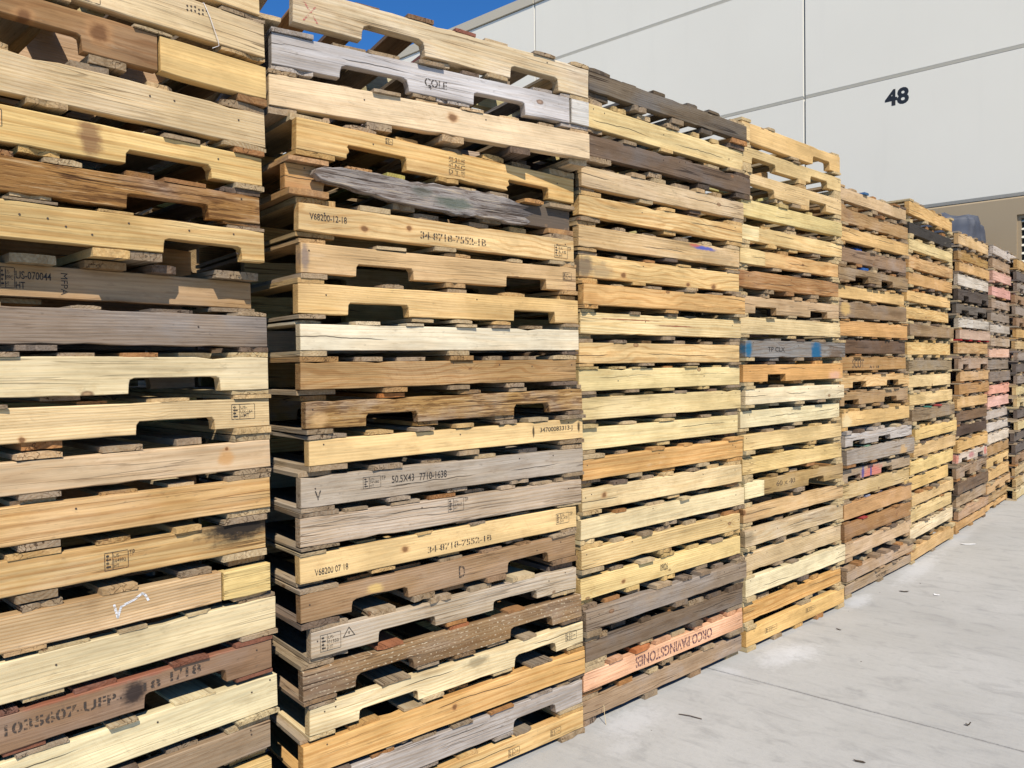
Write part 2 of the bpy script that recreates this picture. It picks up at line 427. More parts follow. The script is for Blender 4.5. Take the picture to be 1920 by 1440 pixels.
# ---------------------------------------------------------------- measured pallets, in metres: stack, place from the top, start, length, rail top, rail height, turn, tilt, stand-out, colour, weathering, notches, style, look
PALLETS=[
(1,1,-0.009,1.219,2.673,0.081,0.0,0.000,0.000,(0.825, 0.596, 0.304),0.10,[],'','light yellow pallet'),
(1,2,0.003,1.219,2.570,0.100,0.0,0.000,0.000,(0.717, 0.522, 0.278),0.20,[],'','cream pallet with drilled holes and white string'),
(1,3,0.004,1.219,2.446,0.098,0.0,0.000,0.000,(0.376, 0.207, 0.084),0.25,[(0.475, 0.716)],'r','brown knotty pallet with pale end block'),
(1,4,0.001,1.219,2.302,0.097,0.0,0.000,0.000,(0.717, 0.522, 0.278),0.30,[],'','pale tan rough sawn pallet'),
(1,5,-0.011,1.219,2.173,0.086,0.0,0.000,0.000,(0.793, 0.537, 0.208),0.05,[(0.829, 1.063)],'s','golden yellow pallet with brown smudge and notch'),
(1,6,-0.022,1.219,2.054,0.081,0.0,0.000,0.000,(0.392, 0.193, 0.054),0.80,[(0.839, 1.062)],'r','dark golden brown rough pallet with rounded notch'),
(1,7,-0.009,1.219,1.952,0.092,0.0,0.000,0.000,(0.783, 0.529, 0.213),0.15,[(0.919, 1.147)],'r','yellow pine pallet with nail holes and end notch'),
(1,8,-0.007,1.219,1.811,0.082,0.0,0.000,-0.085,(0.503, 0.307, 0.138),0.30,[],'','brown set-back pallet stamped US-070044 HT'),
(1,9,-0.002,1.219,1.701,0.091,0.0,0.000,0.000,(0.321, 0.238, 0.167),0.80,[],'','grey purple weathered pallet'),
(1,10,-0.005,1.219,1.579,0.096,0.0,0.000,0.000,(0.793, 0.623, 0.346),0.25,[(0.816, 1.07)],'r','pale saw-marked pallet with one rounded notch'),
(1,11,-0.000,1.219,1.457,0.083,0.0,0.000,0.000,(0.825, 0.596, 0.304),0.05,[(0.829, 1.047)],'s','light yellow pallet with stamp and square notch'),
(1,12,-0.001,1.219,1.332,0.082,0.0,0.000,0.000,(0.747, 0.522, 0.295),0.25,[],'','smooth tan pallet with an orange stain'),
(1,13,-0.007,1.219,1.220,0.090,0.0,0.000,0.000,(0.721, 0.437, 0.168),0.30,[],'','orange tan cracked pallet'),
(1,14,-0.022,1.219,1.095,0.086,0.0,0.000,0.000,(0.691, 0.451, 0.189),0.35,[],'','golden grey pallet stamped 164992 with blackened end'),
(1,15,-0.014,1.219,0.966,0.087,0.0,0.000,0.000,(0.688, 0.464, 0.238),0.25,[],'','tan pallet with chalk squiggle and yellow end block'),
(1,16,0.005,1.219,0.857,0.097,0.0,0.000,0.000,(0.825, 0.65, 0.364),0.10,[],'','smooth cream pallet'),
(1,17,-0.012,1.219,0.732,0.089,0.0,0.000,0.000,(0.321, 0.188, 0.101),0.50,[(0.844, 1.075)],'r','red brown painted pallet stencilled 1035607 and 1/18'),
(1,18,0.007,1.219,0.620,0.100,0.0,0.000,0.000,(0.891, 0.735, 0.423),0.05,[],'','very pale fresh yellow pallet'),
(1,19,-0.021,1.219,0.488,0.082,0.0,0.000,0.000,(0.379, 0.262, 0.155),0.60,[],'','grey brown shaded pallet'),
(1,20,-0.018,1.219,0.371,0.089,0.0,0.000,0.000,(0.793, 0.537, 0.208),0.20,[],'','yellow pallet low at the frame edge'),
(2,1,-0.122,1.330,2.752,0.116,7.0,0.036,0.000,(0.762, 0.584, 0.346),0.50,[(0.363, 0.599), (0.956, 1.18)],'r','whitish broken pallet with two deep notches'),
(2,2,-0.062,1.268,2.604,0.100,7.0,0.000,0.000,(0.617, 0.558, 0.509),0.50,[(0.224, 0.475), (0.734, 0.962)],'r','blue grey pallet stencilled COLE with rounded notches'),
(2,3,-0.073,1.283,2.474,0.100,7.0,0.000,0.000,(0.842, 0.622, 0.369),0.10,[],'','pale overhanging pallet with dark knot'),
(2,4,-0.014,1.219,2.324,0.100,0.0,0.020,0.000,(0.762, 0.489, 0.185),0.15,[(0.177, 0.408), (0.863, 1.077)],'b','golden stamped pallet with torn notch'),
(2,5,-0.040,1.243,2.190,0.083,0.0,0.010,0.000,(0.691, 0.38, 0.136),0.40,[(0.132, 0.393)],'r','orange pallet with split grey rail across it'),
(2,6,-0.011,1.212,2.063,0.088,0.0,0.008,0.000,(0.804, 0.546, 0.248),0.02,[],'','bright pine pallet stencilled V68200-12-18'),
(2,7,-0.006,1.222,1.945,0.095,0.0,-0.006,0.000,(0.732, 0.475, 0.223),0.20,[(0.197, 0.423), (0.844, 1.055)],'s','tan pallet with grey end and square notches'),
(2,8,-0.016,1.232,1.814,0.097,0.0,-0.000,0.000,(0.783, 0.513, 0.208),0.15,[(0.174, 0.409), (0.883, 1.101)],'s','light gold notched pallet with a long crack'),
(2,9,-0.012,1.232,1.688,0.084,0.0,-0.006,0.000,(0.891, 0.75, 0.509),0.10,[],'','creamy white pallet'),
(2,10,-0.014,1.223,1.567,0.089,0.0,-0.005,0.000,(0.479, 0.289, 0.117),0.20,[],'','smooth brown wavy-grained pallet'),
(2,11,0.003,1.239,1.443,0.089,0.0,-0.008,0.000,(0.456, 0.263, 0.089),0.85,[(0.215, 0.422), (0.863, 1.052)],'s','rough flaking brown pallet with square notches'),
(2,12,0.010,1.233,1.320,0.084,0.0,-0.007,0.000,(0.837, 0.571, 0.254),0.00,[],'','bright yellow pallet stencilled 34700083313-J'),
(2,13,-0.019,1.257,1.198,0.097,0.0,0.000,0.000,(0.49, 0.389, 0.277),0.50,[],'','grey pallet stencilled 50.5X43 7710-1638'),
(2,14,-0.024,1.247,1.070,0.094,0.0,0.001,0.000,(0.564, 0.43, 0.294),0.40,[],'','light grey pallet with black stamp beside TP'),
(2,15,-0.026,1.226,0.954,0.088,0.0,-0.010,0.000,(0.826, 0.562, 0.248),0.03,[],'','bright yellow pallet stencilled V68200 07 18'),
(2,16,-0.027,1.219,0.837,0.092,0.0,-0.018,0.000,(0.402, 0.246, 0.122),0.40,[(0.18, 0.402), (0.851, 1.066)],'r','brown pallet marked D with rounded notches'),
(2,17,0.005,1.185,0.703,0.087,0.0,-0.002,0.000,(0.564, 0.441, 0.294),0.50,[(0.246, 0.48), (0.743, 0.966)],'r','pale grey pallet with boxed HT stamp and notches'),
(2,18,-0.025,1.244,0.585,0.097,0.0,-0.005,0.000,(0.359, 0.223, 0.106),0.60,[(0.187, 0.417), (0.855, 1.078)],'r','dark tan pallet flecked with pale dots'),
(2,19,-0.004,1.230,0.463,0.089,0.0,-0.012,0.000,(0.858, 0.676, 0.379),0.10,[(0.177, 0.411), (0.854, 1.076)],'r','pale yellow notched pallet with grey smears'),
(2,20,-0.028,1.262,0.345,0.098,0.0,-0.005,0.000,(0.762, 0.444, 0.155),0.10,[],'','orange straight-grained pallet'),
(2,21,0.001,1.219,0.222,0.095,0.0,0.000,0.000,(0.527, 0.452, 0.383),0.60,[(0.84, 1.067)],'r','blue grey weathered pallet with a notch'),
(2,22,0.002,1.219,0.097,0.075,0.0,0.000,0.000,(0.815, 0.529, 0.213),0.10,[],'','orange yellow pallet with repeated small black stamps'),
(3,1,0.066,1.217,2.784,0.082,0.0,0.000,0.000,(0.192, 0.145, 0.093),0.90,[],'','dark grey weathered pallet'),
(3,2,0.028,1.217,2.652,0.100,0.0,0.000,0.000,(0.809, 0.596, 0.27),0.10,[],'','plain light yellow pallet'),
(3,3,0.062,1.217,2.519,0.090,0.0,0.000,0.000,(0.185, 0.118, 0.07),0.80,[],'','dark brown weathered pallet'),
(3,4,0.016,1.217,2.381,0.087,0.0,0.000,0.000,(0.673, 0.475, 0.254),0.30,[],'','pale tan pallet with small knots'),
(3,5,-0.005,1.217,2.257,0.086,0.0,0.000,0.000,(0.804, 0.546, 0.238),0.10,[],'','yellow pallet with wavy grain line'),
(3,6,-0.004,1.217,2.131,0.089,0.0,0.000,0.000,(0.732, 0.498, 0.238),0.25,[],'','pale pallet with blue and red paint streak'),
(3,7,0.008,1.217,2.011,0.094,0.0,0.000,0.000,(0.815, 0.554, 0.233),0.05,[],'','knotty yellow pallet with grey left end'),
(3,8,0.004,1.217,1.888,0.089,0.0,0.000,0.000,(0.762, 0.459, 0.176),0.05,[],'','orange tan pallet with oval grain'),
(3,9,0.005,1.217,1.768,0.092,0.0,0.000,0.000,(0.842, 0.635, 0.313),0.05,[],'','pale yellow pallet with long red crack'),
(3,10,-0.002,1.217,1.640,0.089,0.0,0.000,0.000,(0.793, 0.537, 0.238),0.05,[],'','light tan pallet with looping grain'),
(3,11,-0.001,1.217,1.526,0.092,0.0,0.000,0.000,(0.809, 0.622, 0.286),0.15,[],'','pale greenish yellow pallet with tiny knots'),
(3,12,0.019,1.217,1.405,0.094,0.0,0.000,0.000,(0.762, 0.57, 0.262),0.20,[],'','dull yellow pallet'),
(3,13,0.012,1.217,1.277,0.094,0.0,0.000,0.000,(0.825, 0.635, 0.304),0.10,[],'','pale yellow pallet with small dark knots'),
(3,14,0.007,1.217,1.147,0.090,0.0,0.000,0.000,(0.751, 0.429, 0.151),0.05,[],'','orange pallet with flame grain'),
(3,15,0.000,1.217,1.019,0.092,0.0,0.000,0.000,(0.809, 0.596, 0.304),0.10,[],'','light yellow pallet with single small knot'),
(3,16,-0.010,1.217,0.893,0.088,0.0,0.000,0.000,(0.874, 0.69, 0.379),0.05,[],'','very pale cream yellow pallet'),
(3,17,-0.006,1.217,0.764,0.085,0.0,0.000,0.000,(0.804, 0.571, 0.254),0.10,[],'','light yellow pallet with nail marks'),
(3,18,-0.008,1.217,0.640,0.092,0.0,0.000,0.000,(0.837, 0.606, 0.254),0.02,[],'','bright pale yellow pallet stamped 09026'),
(3,19,0.002,1.217,0.506,0.086,0.0,0.000,0.000,(0.349, 0.254, 0.167),0.75,[],'','grey brown cracked pallet'),
(3,20,0.011,1.217,0.368,0.082,0.0,0.000,0.000,(0.221, 0.151, 0.093),0.80,[],'','dark grey brown split pallet'),
(3,21,-0.005,1.217,0.241,0.082,0.0,0.000,0.000,(0.893, 0.497, 0.281),0.10,[],'','pink painted pallet with upside-down stencilled lettering'),
(3,22,-0.004,1.217,0.111,0.082,0.0,0.000,0.000,(0.444, 0.295, 0.172),0.75,[],'','weathered grey tan pallet on the concrete'),
(4,1,-0.020,1.150,2.822,0.100,0.0,0.000,0.000,(0.762, 0.489, 0.194),0.10,[(0.784, 1.002)],'r','golden pallet with end block and arched notch'),
(4,2,-0.012,1.150,2.693,0.084,0.0,0.000,0.000,(0.778, 0.558, 0.254),0.20,[(0.102, 0.354), (0.755, 0.972)],'s','pale yellow pallet with two notches'),
(4,3,-0.031,1.150,2.553,0.095,0.0,0.000,0.000,(0.793, 0.546, 0.254),0.25,[(0.061, 0.336), (0.734, 0.948)],'s','tan yellow pallet with two notches'),
(4,4,-0.033,1.150,2.411,0.086,0.0,0.000,0.000,(0.778, 0.596, 0.254),0.15,[],'','greenish yellow pallet'),
(4,5,-0.051,1.150,2.278,0.082,0.0,0.000,0.000,(0.793, 0.546, 0.233),0.10,[],'','yellow pallet with pale end block'),
(4,6,-0.053,1.150,2.153,0.082,0.0,0.000,0.000,(0.721, 0.429, 0.168),0.10,[],'','orange pallet with nailed pale end block'),
(4,7,-0.050,1.150,2.039,0.089,0.0,0.000,0.000,(0.503, 0.271, 0.107),0.30,[],'','reddish brown striped pallet'),
(4,8,-0.042,1.150,1.903,0.089,0.0,0.000,0.000,(0.617, 0.41, 0.216),0.35,[(0.167, 0.393), (0.784, 1.002)],'s','grey tan pallet with two square notches'),
(4,9,-0.021,1.150,1.790,0.090,0.0,0.000,0.000,(0.793, 0.596, 0.304),0.15,[],'','pale yellow pallet with splintered top edge'),
(4,10,-0.023,1.150,1.666,0.090,0.0,0.000,0.000,(0.312, 0.278, 0.237),0.80,[],'','grey pallet with blue painted ends'),
(4,11,-0.028,1.150,1.537,0.093,0.0,0.000,0.000,(0.751, 0.408, 0.14),0.10,[(0.248, 0.446)],'s','bright orange pallet with small notch'),
(4,12,-0.016,1.150,1.405,0.082,0.0,0.000,0.000,(0.874, 0.706, 0.433),0.10,[],'','cream pinkish pallet'),
(4,13,-0.027,1.150,1.290,0.090,0.0,0.000,0.000,(0.858, 0.704, 0.399),0.15,[],'','pale greenish cream pallet'),
(4,14,-0.019,1.150,1.162,0.082,0.0,0.000,0.000,(0.815, 0.571, 0.248),0.10,[],'','tan yellow pallet'),
(4,15,-0.016,1.150,1.038,0.090,0.0,0.000,0.000,(0.804, 0.571, 0.233),0.15,[],'','yellow pallet with fine cracks'),
(4,16,-0.017,1.150,0.910,0.088,0.0,0.000,0.000,(0.491, 0.316, 0.122),0.35,[(0.704, 0.899)],'s','brown pallet stencilled 60 x 40 with cream block'),
(4,17,-0.010,1.150,0.773,0.082,0.0,0.000,0.000,(0.711, 0.459, 0.208),0.25,[],'','tan weather-stained pallet'),
(4,18,-0.011,1.150,0.654,0.091,0.0,0.000,0.000,(0.688, 0.51, 0.286),0.45,[],'','pale pallet with grey left end'),
(4,19,-0.012,1.150,0.523,0.100,0.0,0.000,0.000,(0.732, 0.534, 0.286),0.30,[],'','dull cream pallet'),
(4,20,-0.009,1.150,0.392,0.097,0.0,0.000,0.000,(0.874, 0.72, 0.423),0.15,[],'','cream white pallet'),
(4,21,-0.011,1.150,0.241,0.083,0.0,0.000,0.000,(0.751, 0.429, 0.143),0.10,[],'','orange gold pallet of two joined rails'),
(4,22,-0.003,1.150,0.118,0.091,0.0,0.000,0.000,(0.804, 0.497, 0.176),0.05,[],'','golden yellow stamped pallet on the concrete'),
(5,1,0.036,1.200,2.676,0.082,0.0,0.000,0.000,(0.688, 0.475, 0.254),0.30,[],'','pale tan pallet'),
(5,2,0.028,1.200,2.542,0.092,0.0,0.000,0.000,(0.479, 0.289, 0.122),0.40,[],'','brown pallet with swirling grain'),
(5,3,0.013,1.200,2.418,0.088,0.0,0.000,0.000,(0.762, 0.474, 0.185),0.15,[],'','golden pallet'),
(5,4,-0.002,1.200,2.287,0.088,0.0,0.000,0.000,(0.359, 0.223, 0.124),0.60,[],'','grey brown pallet with blue board'),
(5,5,-0.023,1.200,2.159,0.082,0.0,0.000,0.000,(0.379, 0.246, 0.12),0.60,[(0.259, 0.479), (0.703, 0.92)],'s','dark tan pallet with two square notches'),
(5,6,-0.024,1.200,2.044,0.082,0.0,0.000,0.000,(0.762, 0.489, 0.194),0.15,[],'','yellow tan pallet'),
(5,7,0.009,1.200,1.938,0.099,0.0,0.000,0.000,(0.305, 0.193, 0.098),0.60,[],'','dark brown pallet with yellow end block'),
(5,8,0.036,1.200,1.816,0.099,0.0,0.000,0.000,(0.711, 0.394, 0.143),0.10,[],'','smooth orange pallet'),
(5,9,0.028,1.200,1.693,0.092,0.0,0.000,0.000,(0.166, 0.095, 0.051),0.60,[],'','dark brown scratched pallet'),
(5,10,0.020,1.200,1.576,0.086,0.0,0.000,0.000,(0.479, 0.271, 0.098),0.30,[],'','orange brown pallet stencilled SCOT'),
(5,11,0.033,1.200,1.456,0.082,0.0,0.000,0.000,(0.793, 0.513, 0.223),0.10,[(0.18, 0.408), (0.769, 0.994)],'s','light pine pallet with two notches'),
(5,12,0.025,1.200,1.346,0.086,0.0,0.000,0.000,(0.491, 0.307, 0.138),0.40,[(0.061, 0.299), (0.746, 0.99)],'s','tan brown pallet with two notches'),
(5,13,0.052,1.200,1.218,0.097,0.0,0.000,0.000,(0.793, 0.513, 0.203),0.10,[],'','yellow pallet with cream left end'),
(5,14,0.079,1.200,1.070,0.079,0.0,0.000,0.000,(0.631, 0.558, 0.486),0.50,[(0.114, 0.314), (0.545, 0.771)],'s','whitish grey painted pallet with two notches'),
(5,15,0.078,1.200,0.970,0.097,0.0,0.000,0.000,(0.422, 0.34, 0.254),0.60,[],'','grey pallet with tan end block'),
(5,16,0.084,1.200,0.837,0.079,0.0,0.000,0.000,(0.467, 0.34, 0.211),0.50,[(0.09, 0.298), (0.654, 0.856)],'s','grey pallet with pink paint and blue strokes'),
(5,17,0.084,1.200,0.736,0.097,0.0,0.000,0.000,(0.688, 0.487, 0.223),0.35,[],'','yellowish tan pallet with dark streaks'),
(5,18,0.097,1.200,0.609,0.100,0.0,0.000,0.000,(0.633, 0.367, 0.159),0.30,[],'','orange brown pallet with bluish boards'),
(5,19,0.089,1.200,0.481,0.100,0.0,0.000,0.000,(0.434, 0.23, 0.089),0.40,[],'','brown pallet with red board'),
(5,20,0.095,1.200,0.347,0.091,0.0,0.000,0.000,(0.673, 0.464, 0.262),0.35,[],'','pale tan weathered pallet'),
(5,21,0.094,1.200,0.179,0.073,0.0,0.000,0.000,(0.539, 0.361, 0.209),0.55,[],'','cracked grey tan pallet'),
(5,22,0.079,1.200,0.084,0.062,0.0,0.000,0.000,(0.455, 0.313, 0.178),0.60,[],'','grey tan pallet on the concrete'),
(6,1,-0.008,1.190,2.750,0.096,0.0,0.000,0.000,(0.783, 0.489, 0.185),0.10,[],'','golden yellow pallet'),
(6,2,0.013,1.190,2.594,0.082,0.0,0.000,0.000,(0.056, 0.047, 0.038),0.50,[],'','black painted pallet'),
(6,3,-0.009,1.190,2.471,0.082,0.0,0.000,0.000,(0.825, 0.622, 0.286),0.10,[],'','pale yellow pallet'),
(6,4,-0.010,1.190,2.340,0.088,0.0,0.000,0.000,(0.681, 0.415, 0.176),0.30,[],'','tan wavy-grained pallet'),
(6,5,-0.021,1.190,2.219,0.092,0.0,0.000,0.000,(0.671, 0.38, 0.14),0.30,[],'','golden brown pallet'),
(6,6,-0.022,1.190,2.083,0.082,0.0,0.000,0.000,(0.783, 0.489, 0.189),0.10,[],'','yellow pallet'),
(6,7,-0.001,1.190,1.961,0.088,0.0,0.000,0.000,(0.783, 0.513, 0.203),0.10,[],'','yellow pine pallet'),
(6,8,-0.001,1.190,1.829,0.088,0.0,0.000,0.000,(0.381, 0.246, 0.122),0.50,[],'','grey brown pallet'),
(6,9,-0.002,1.190,1.692,0.096,0.0,0.000,0.000,(0.793, 0.529, 0.208),0.10,[],'','striped yellow pallet'),
(6,10,0.008,1.190,1.552,0.082,0.0,0.000,0.000,(0.379, 0.278, 0.155),0.60,[],'','grey weathered pallet'),
(6,11,0.019,1.190,1.439,0.093,0.0,0.000,0.000,(0.825, 0.596, 0.286),0.10,[],'','smooth pale yellow pallet'),
(6,12,0.051,1.190,1.300,0.093,0.0,0.000,0.000,(0.804, 0.571, 0.254),0.15,[],'','pale yellow pallet with corner posts'),
(6,13,0.039,1.190,1.175,0.089,0.0,0.000,0.000,(0.34, 0.238, 0.134),0.60,[],'','grey pallet below coloured boards'),
(6,14,0.129,1.190,1.026,0.090,0.0,0.000,0.000,(0.826, 0.562, 0.213),0.05,[],'','bright yellow pallet'),
(6,15,0.117,1.190,0.900,0.094,0.0,0.000,0.000,(0.741, 0.482, 0.208),0.20,[],'','tan yellow pallet with brown end'),
(6,16,0.037,1.190,0.778,0.100,0.0,0.000,0.000,(0.837, 0.597, 0.238),0.05,[],'','bright pale yellow pallet'),
(6,17,-0.062,1.190,0.653,0.100,0.0,0.000,0.000,(0.762, 0.497, 0.181),0.10,[],'','golden pallet'),
(6,18,0.069,1.190,0.513,0.079,0.0,0.000,0.000,(0.772, 0.521, 0.228),0.20,[],'','tan yellow pallet'),
(6,19,-0.009,1.190,0.411,0.100,0.0,0.000,0.000,(0.809, 0.583, 0.262),0.15,[],'','light yellow pallet'),
(6,20,0.002,1.190,0.280,0.093,0.0,0.000,0.000,(0.874, 0.69, 0.42),0.10,[],'','cream pallet'),
(6,21,0.023,1.190,0.117,0.094,0.0,0.000,0.000,(0.721, 0.459, 0.194),0.20,[],'','tan pallet on the concrete'),
(7,1,0.140,1.100,2.694,0.100,0.0,0.000,0.000,(0.721, 0.466, 0.208),0.25,[],'','tan gold pallet'),
(7,2,0.155,1.100,2.534,0.077,0.0,0.000,0.000,(0.479, 0.289, 0.093),0.40,[],'','dark golden pallet'),
(7,3,0.125,1.100,2.435,0.086,0.0,0.000,0.000,(0.691, 0.415, 0.168),0.25,[],'','golden tan pallet'),
(7,4,0.109,1.100,2.325,0.100,0.0,0.000,0.000,(0.688, 0.584, 0.454),0.40,[],'','whitish grey pallet'),
(7,5,0.094,1.100,2.190,0.100,0.0,0.000,0.000,(0.119, 0.09, 0.07),0.60,[(0.178, 0.363), (0.839, 1.029)],'s','dark charcoal pallet with notches'),
(7,6,0.079,1.100,2.056,0.082,0.0,0.000,0.000,(0.166, 0.134, 0.101),0.60,[(0.174, 0.435), (0.751, 1.07)],'s','dark grey pallet with notches'),
(7,7,0.094,1.100,1.929,0.082,0.0,0.000,0.000,(0.631, 0.546, 0.433),0.50,[],'','pale grey pallet'),
(7,8,0.094,1.100,1.824,0.082,0.0,0.000,0.000,(0.617, 0.43, 0.302),0.40,[],'','pinkish grey pallet above red boards'),
(7,9,0.079,1.100,1.710,0.100,0.0,0.000,0.000,(0.652, 0.408, 0.176),0.35,[],'','tan streaked pallet'),
(7,10,0.064,1.100,1.567,0.095,0.0,0.000,0.000,(0.455, 0.304, 0.191),0.50,[(0.153, 0.356), (0.787, 1.07)],'s','grey tan pallet with notches'),
(7,11,0.184,1.100,1.446,0.087,0.0,0.000,0.000,(0.681, 0.415, 0.185),0.40,[],'','tan pallet'),
(7,12,0.078,1.100,1.334,0.091,0.0,0.000,0.000,(0.503, 0.271, 0.098),0.30,[],'','orange brown pallet'),
(7,13,0.033,1.100,1.214,0.092,0.0,0.000,0.000,(0.711, 0.437, 0.181),0.25,[],'','golden orange pallet'),
(7,14,0.048,1.100,1.083,0.086,0.0,0.000,0.000,(0.228, 0.134, 0.07),0.50,[],'','dark brown pallet'),
(7,15,0.011,1.100,0.957,0.085,0.0,0.000,0.000,(0.109, 0.066, 0.043),0.50,[],'','very dark brown pallet'),
(7,16,0.011,1.100,0.829,0.094,0.0,0.000,0.000,(0.762, 0.466, 0.172),0.15,[],'','golden yellow pallet'),
(7,17,0.010,1.100,0.713,0.083,0.0,0.000,0.000,(0.717, 0.584, 0.454),0.30,[(0.169, 0.371), (0.739, 0.945)],'r','white pallet with red marks and arched notches'),
(7,18,-0.027,1.100,0.592,0.095,0.0,0.000,0.000,(0.411, 0.278, 0.166),0.60,[(0.278, 0.464), (0.898, 1.066)],'s','grey brown pallet with notches'),
(7,19,0.017,1.100,0.454,0.097,0.0,0.000,0.000,(0.213, 0.134, 0.078),0.70,[],'','dark grey pallet'),
(7,20,0.047,1.100,0.335,0.100,0.0,0.000,0.000,(0.49, 0.34, 0.198),0.50,[],'','grey tan pallet'),
(7,21,0.061,1.100,0.199,0.080,0.0,0.000,0.000,(0.564, 0.351, 0.195),0.40,[],'','tan brown pallet'),
(7,22,0.017,1.100,0.097,0.075,0.0,0.000,0.000,(0.671, 0.394, 0.155),0.25,[],'','golden tan pallet on the concrete'),
(8,1,0.285,1.230,2.708,0.082,0.0,0.000,0.020,(0.688, 0.584, 0.486),0.50,[],'','whitish pallet'),
(8,2,0.301,1.230,2.586,0.100,0.0,0.000,0.019,(0.527, 0.359, 0.218),0.50,[],'','grey tan pallet'),
(8,3,0.259,1.230,2.456,0.095,0.0,0.000,0.018,(0.762, 0.442, 0.331),0.20,[],'','pink pallet'),
(8,4,0.255,1.230,2.296,0.090,0.0,0.000,0.017,(0.778, 0.4, 0.313),0.20,[],'','deeper pink pallet'),
(8,5,0.252,1.230,2.165,0.082,0.0,0.000,0.016,(0.444, 0.322, 0.225),0.50,[],'','grey brown pallet'),
(8,6,0.229,1.230,2.032,0.082,0.0,0.000,0.015,(0.349, 0.27, 0.197),0.60,[],'','grey pallet'),
(8,7,0.188,1.230,1.911,0.082,0.0,0.000,0.014,(0.564, 0.475, 0.373),0.50,[],'','light grey pallet'),
(8,8,0.185,1.230,1.775,0.082,0.0,0.000,0.013,(0.514, 0.369, 0.232),0.50,[],'','tan grey marked pallet'),
(8,9,0.154,1.230,1.667,0.089,0.0,0.000,0.012,(0.778, 0.486, 0.337),0.20,[],'','rosy pink pallet'),
(8,10,0.133,1.230,1.554,0.100,0.0,0.000,0.012,(0.312, 0.238, 0.167),0.60,[],'','dark grey pallet'),
(8,11,0.113,1.230,1.430,0.100,0.0,0.000,0.011,(0.294, 0.223, 0.167),0.60,[],'','slate grey pallet'),
(8,12,0.126,1.230,1.293,0.089,0.0,0.000,0.010,(0.825, 0.4, 0.27),0.15,[],'','salmon pink pallet'),
(8,13,0.123,1.230,1.174,0.100,0.0,0.000,0.009,(0.842, 0.487, 0.379),0.20,[],'','pale pink pallet'),
(8,14,0.102,1.230,1.032,0.083,0.0,0.000,0.008,(0.591, 0.486, 0.393),0.40,[],'','pale grey pallet'),
(8,15,0.099,1.230,0.907,0.082,0.0,0.000,0.007,(0.673, 0.571, 0.465),0.40,[],'','whitish grey pallet'),
(8,16,0.096,1.230,0.793,0.091,0.0,0.000,0.006,(0.762, 0.636, 0.486),0.30,[],'','white pallet'),
(8,17,0.064,1.230,0.680,0.095,0.0,0.000,0.005,(0.479, 0.28, 0.112),0.30,[],'','brown pallet'),
(8,18,0.060,1.230,0.552,0.089,0.0,0.000,0.004,(0.762, 0.497, 0.203),0.20,[(0.324, 0.535), (0.81, 1.04)],'s','yellow notched pallet'),
(8,19,0.039,1.230,0.429,0.100,0.0,0.000,0.003,(0.751, 0.482, 0.199),0.20,[],'','yellow tan pallet'),
(8,20,0.017,1.230,0.301,0.089,0.0,0.000,0.002,(0.659, 0.41, 0.188),0.25,[(0.378, 0.589), (0.864, 1.066)],'s','tan notched pallet'),
(8,21,0.014,1.230,0.182,0.090,0.0,0.000,0.001,(0.503, 0.325, 0.144),0.35,[],'','tan brown pallet'),
(8,22,-0.025,1.230,0.070,0.048,0.0,0.000,0.001,(0.681, 0.401, 0.155),0.20,[(0.327, 0.561)],'s','golden pallet on the concrete'),
]
TEXTS=[
(1,8,'US-070044',0.589,0.668,0.046,0.0198,'p'),
(1,8,'HT',0.589,0.609,0.022,0.0171,'p'),
(1,17,'1035607-UFP-',0.523,0.787,0.039,0.0278,'s'),
(1,17,'1/18',0.913,0.999,0.052,0.0262,'s'),
(1,17,'18',0.842,0.887,0.047,0.0228,'s'),
(2,2,'COLE',0.535,0.624,0.030,0.0280,'s'),
(2,2,'4',0.550,0.562,0.020,0.0131,'p'),
(2,6,'V68200-12-18',0.038,0.169,0.038,0.0219,'p'),
(2,6,'34-8718-7552-1B',0.455,0.749,0.020,0.0262,'s'),
(2,12,'34700083313-J',0.989,1.170,0.035,0.0234,'p'),
(2,13,'50.5X43',0.331,0.421,0.047,0.0256,'p'),
(2,13,'7710-1638',0.443,0.560,0.045,0.0263,'p'),
(2,13,'V',0.047,0.069,0.021,0.0307,'h'),
(2,15,'V68200 07 18',0.049,0.168,0.019,0.0222,'p'),
(2,15,'34-8718-7552-1B',0.481,0.771,0.018,0.0228,'s'),
(2,16,'D',0.618,0.647,0.024,0.0431,'s'),
(3,18,'09026',0.539,0.596,0.029,0.0325,'p'),
(3,21,'ORCO PAVINGSTONES',0.936,0.341,0.031,0.0484,'su'),
(4,10,'TP CLX',0.228,0.412,0.031,0.0262,'p'),
(4,16,'60 x 40',0.334,0.545,0.033,0.0299,'s'),
(5,10,'SCOT',0.219,0.413,-0.000,0.0635,'s'),
(5,10,'A 1 18',0.505,0.675,0.011,0.0183,'p'),
(5,22,'SALTUJE',0.520,0.705,0.012,0.0224,'p'),
(1,11,'HT',1.134,1.151,0.029,0.0125,'p'),
]
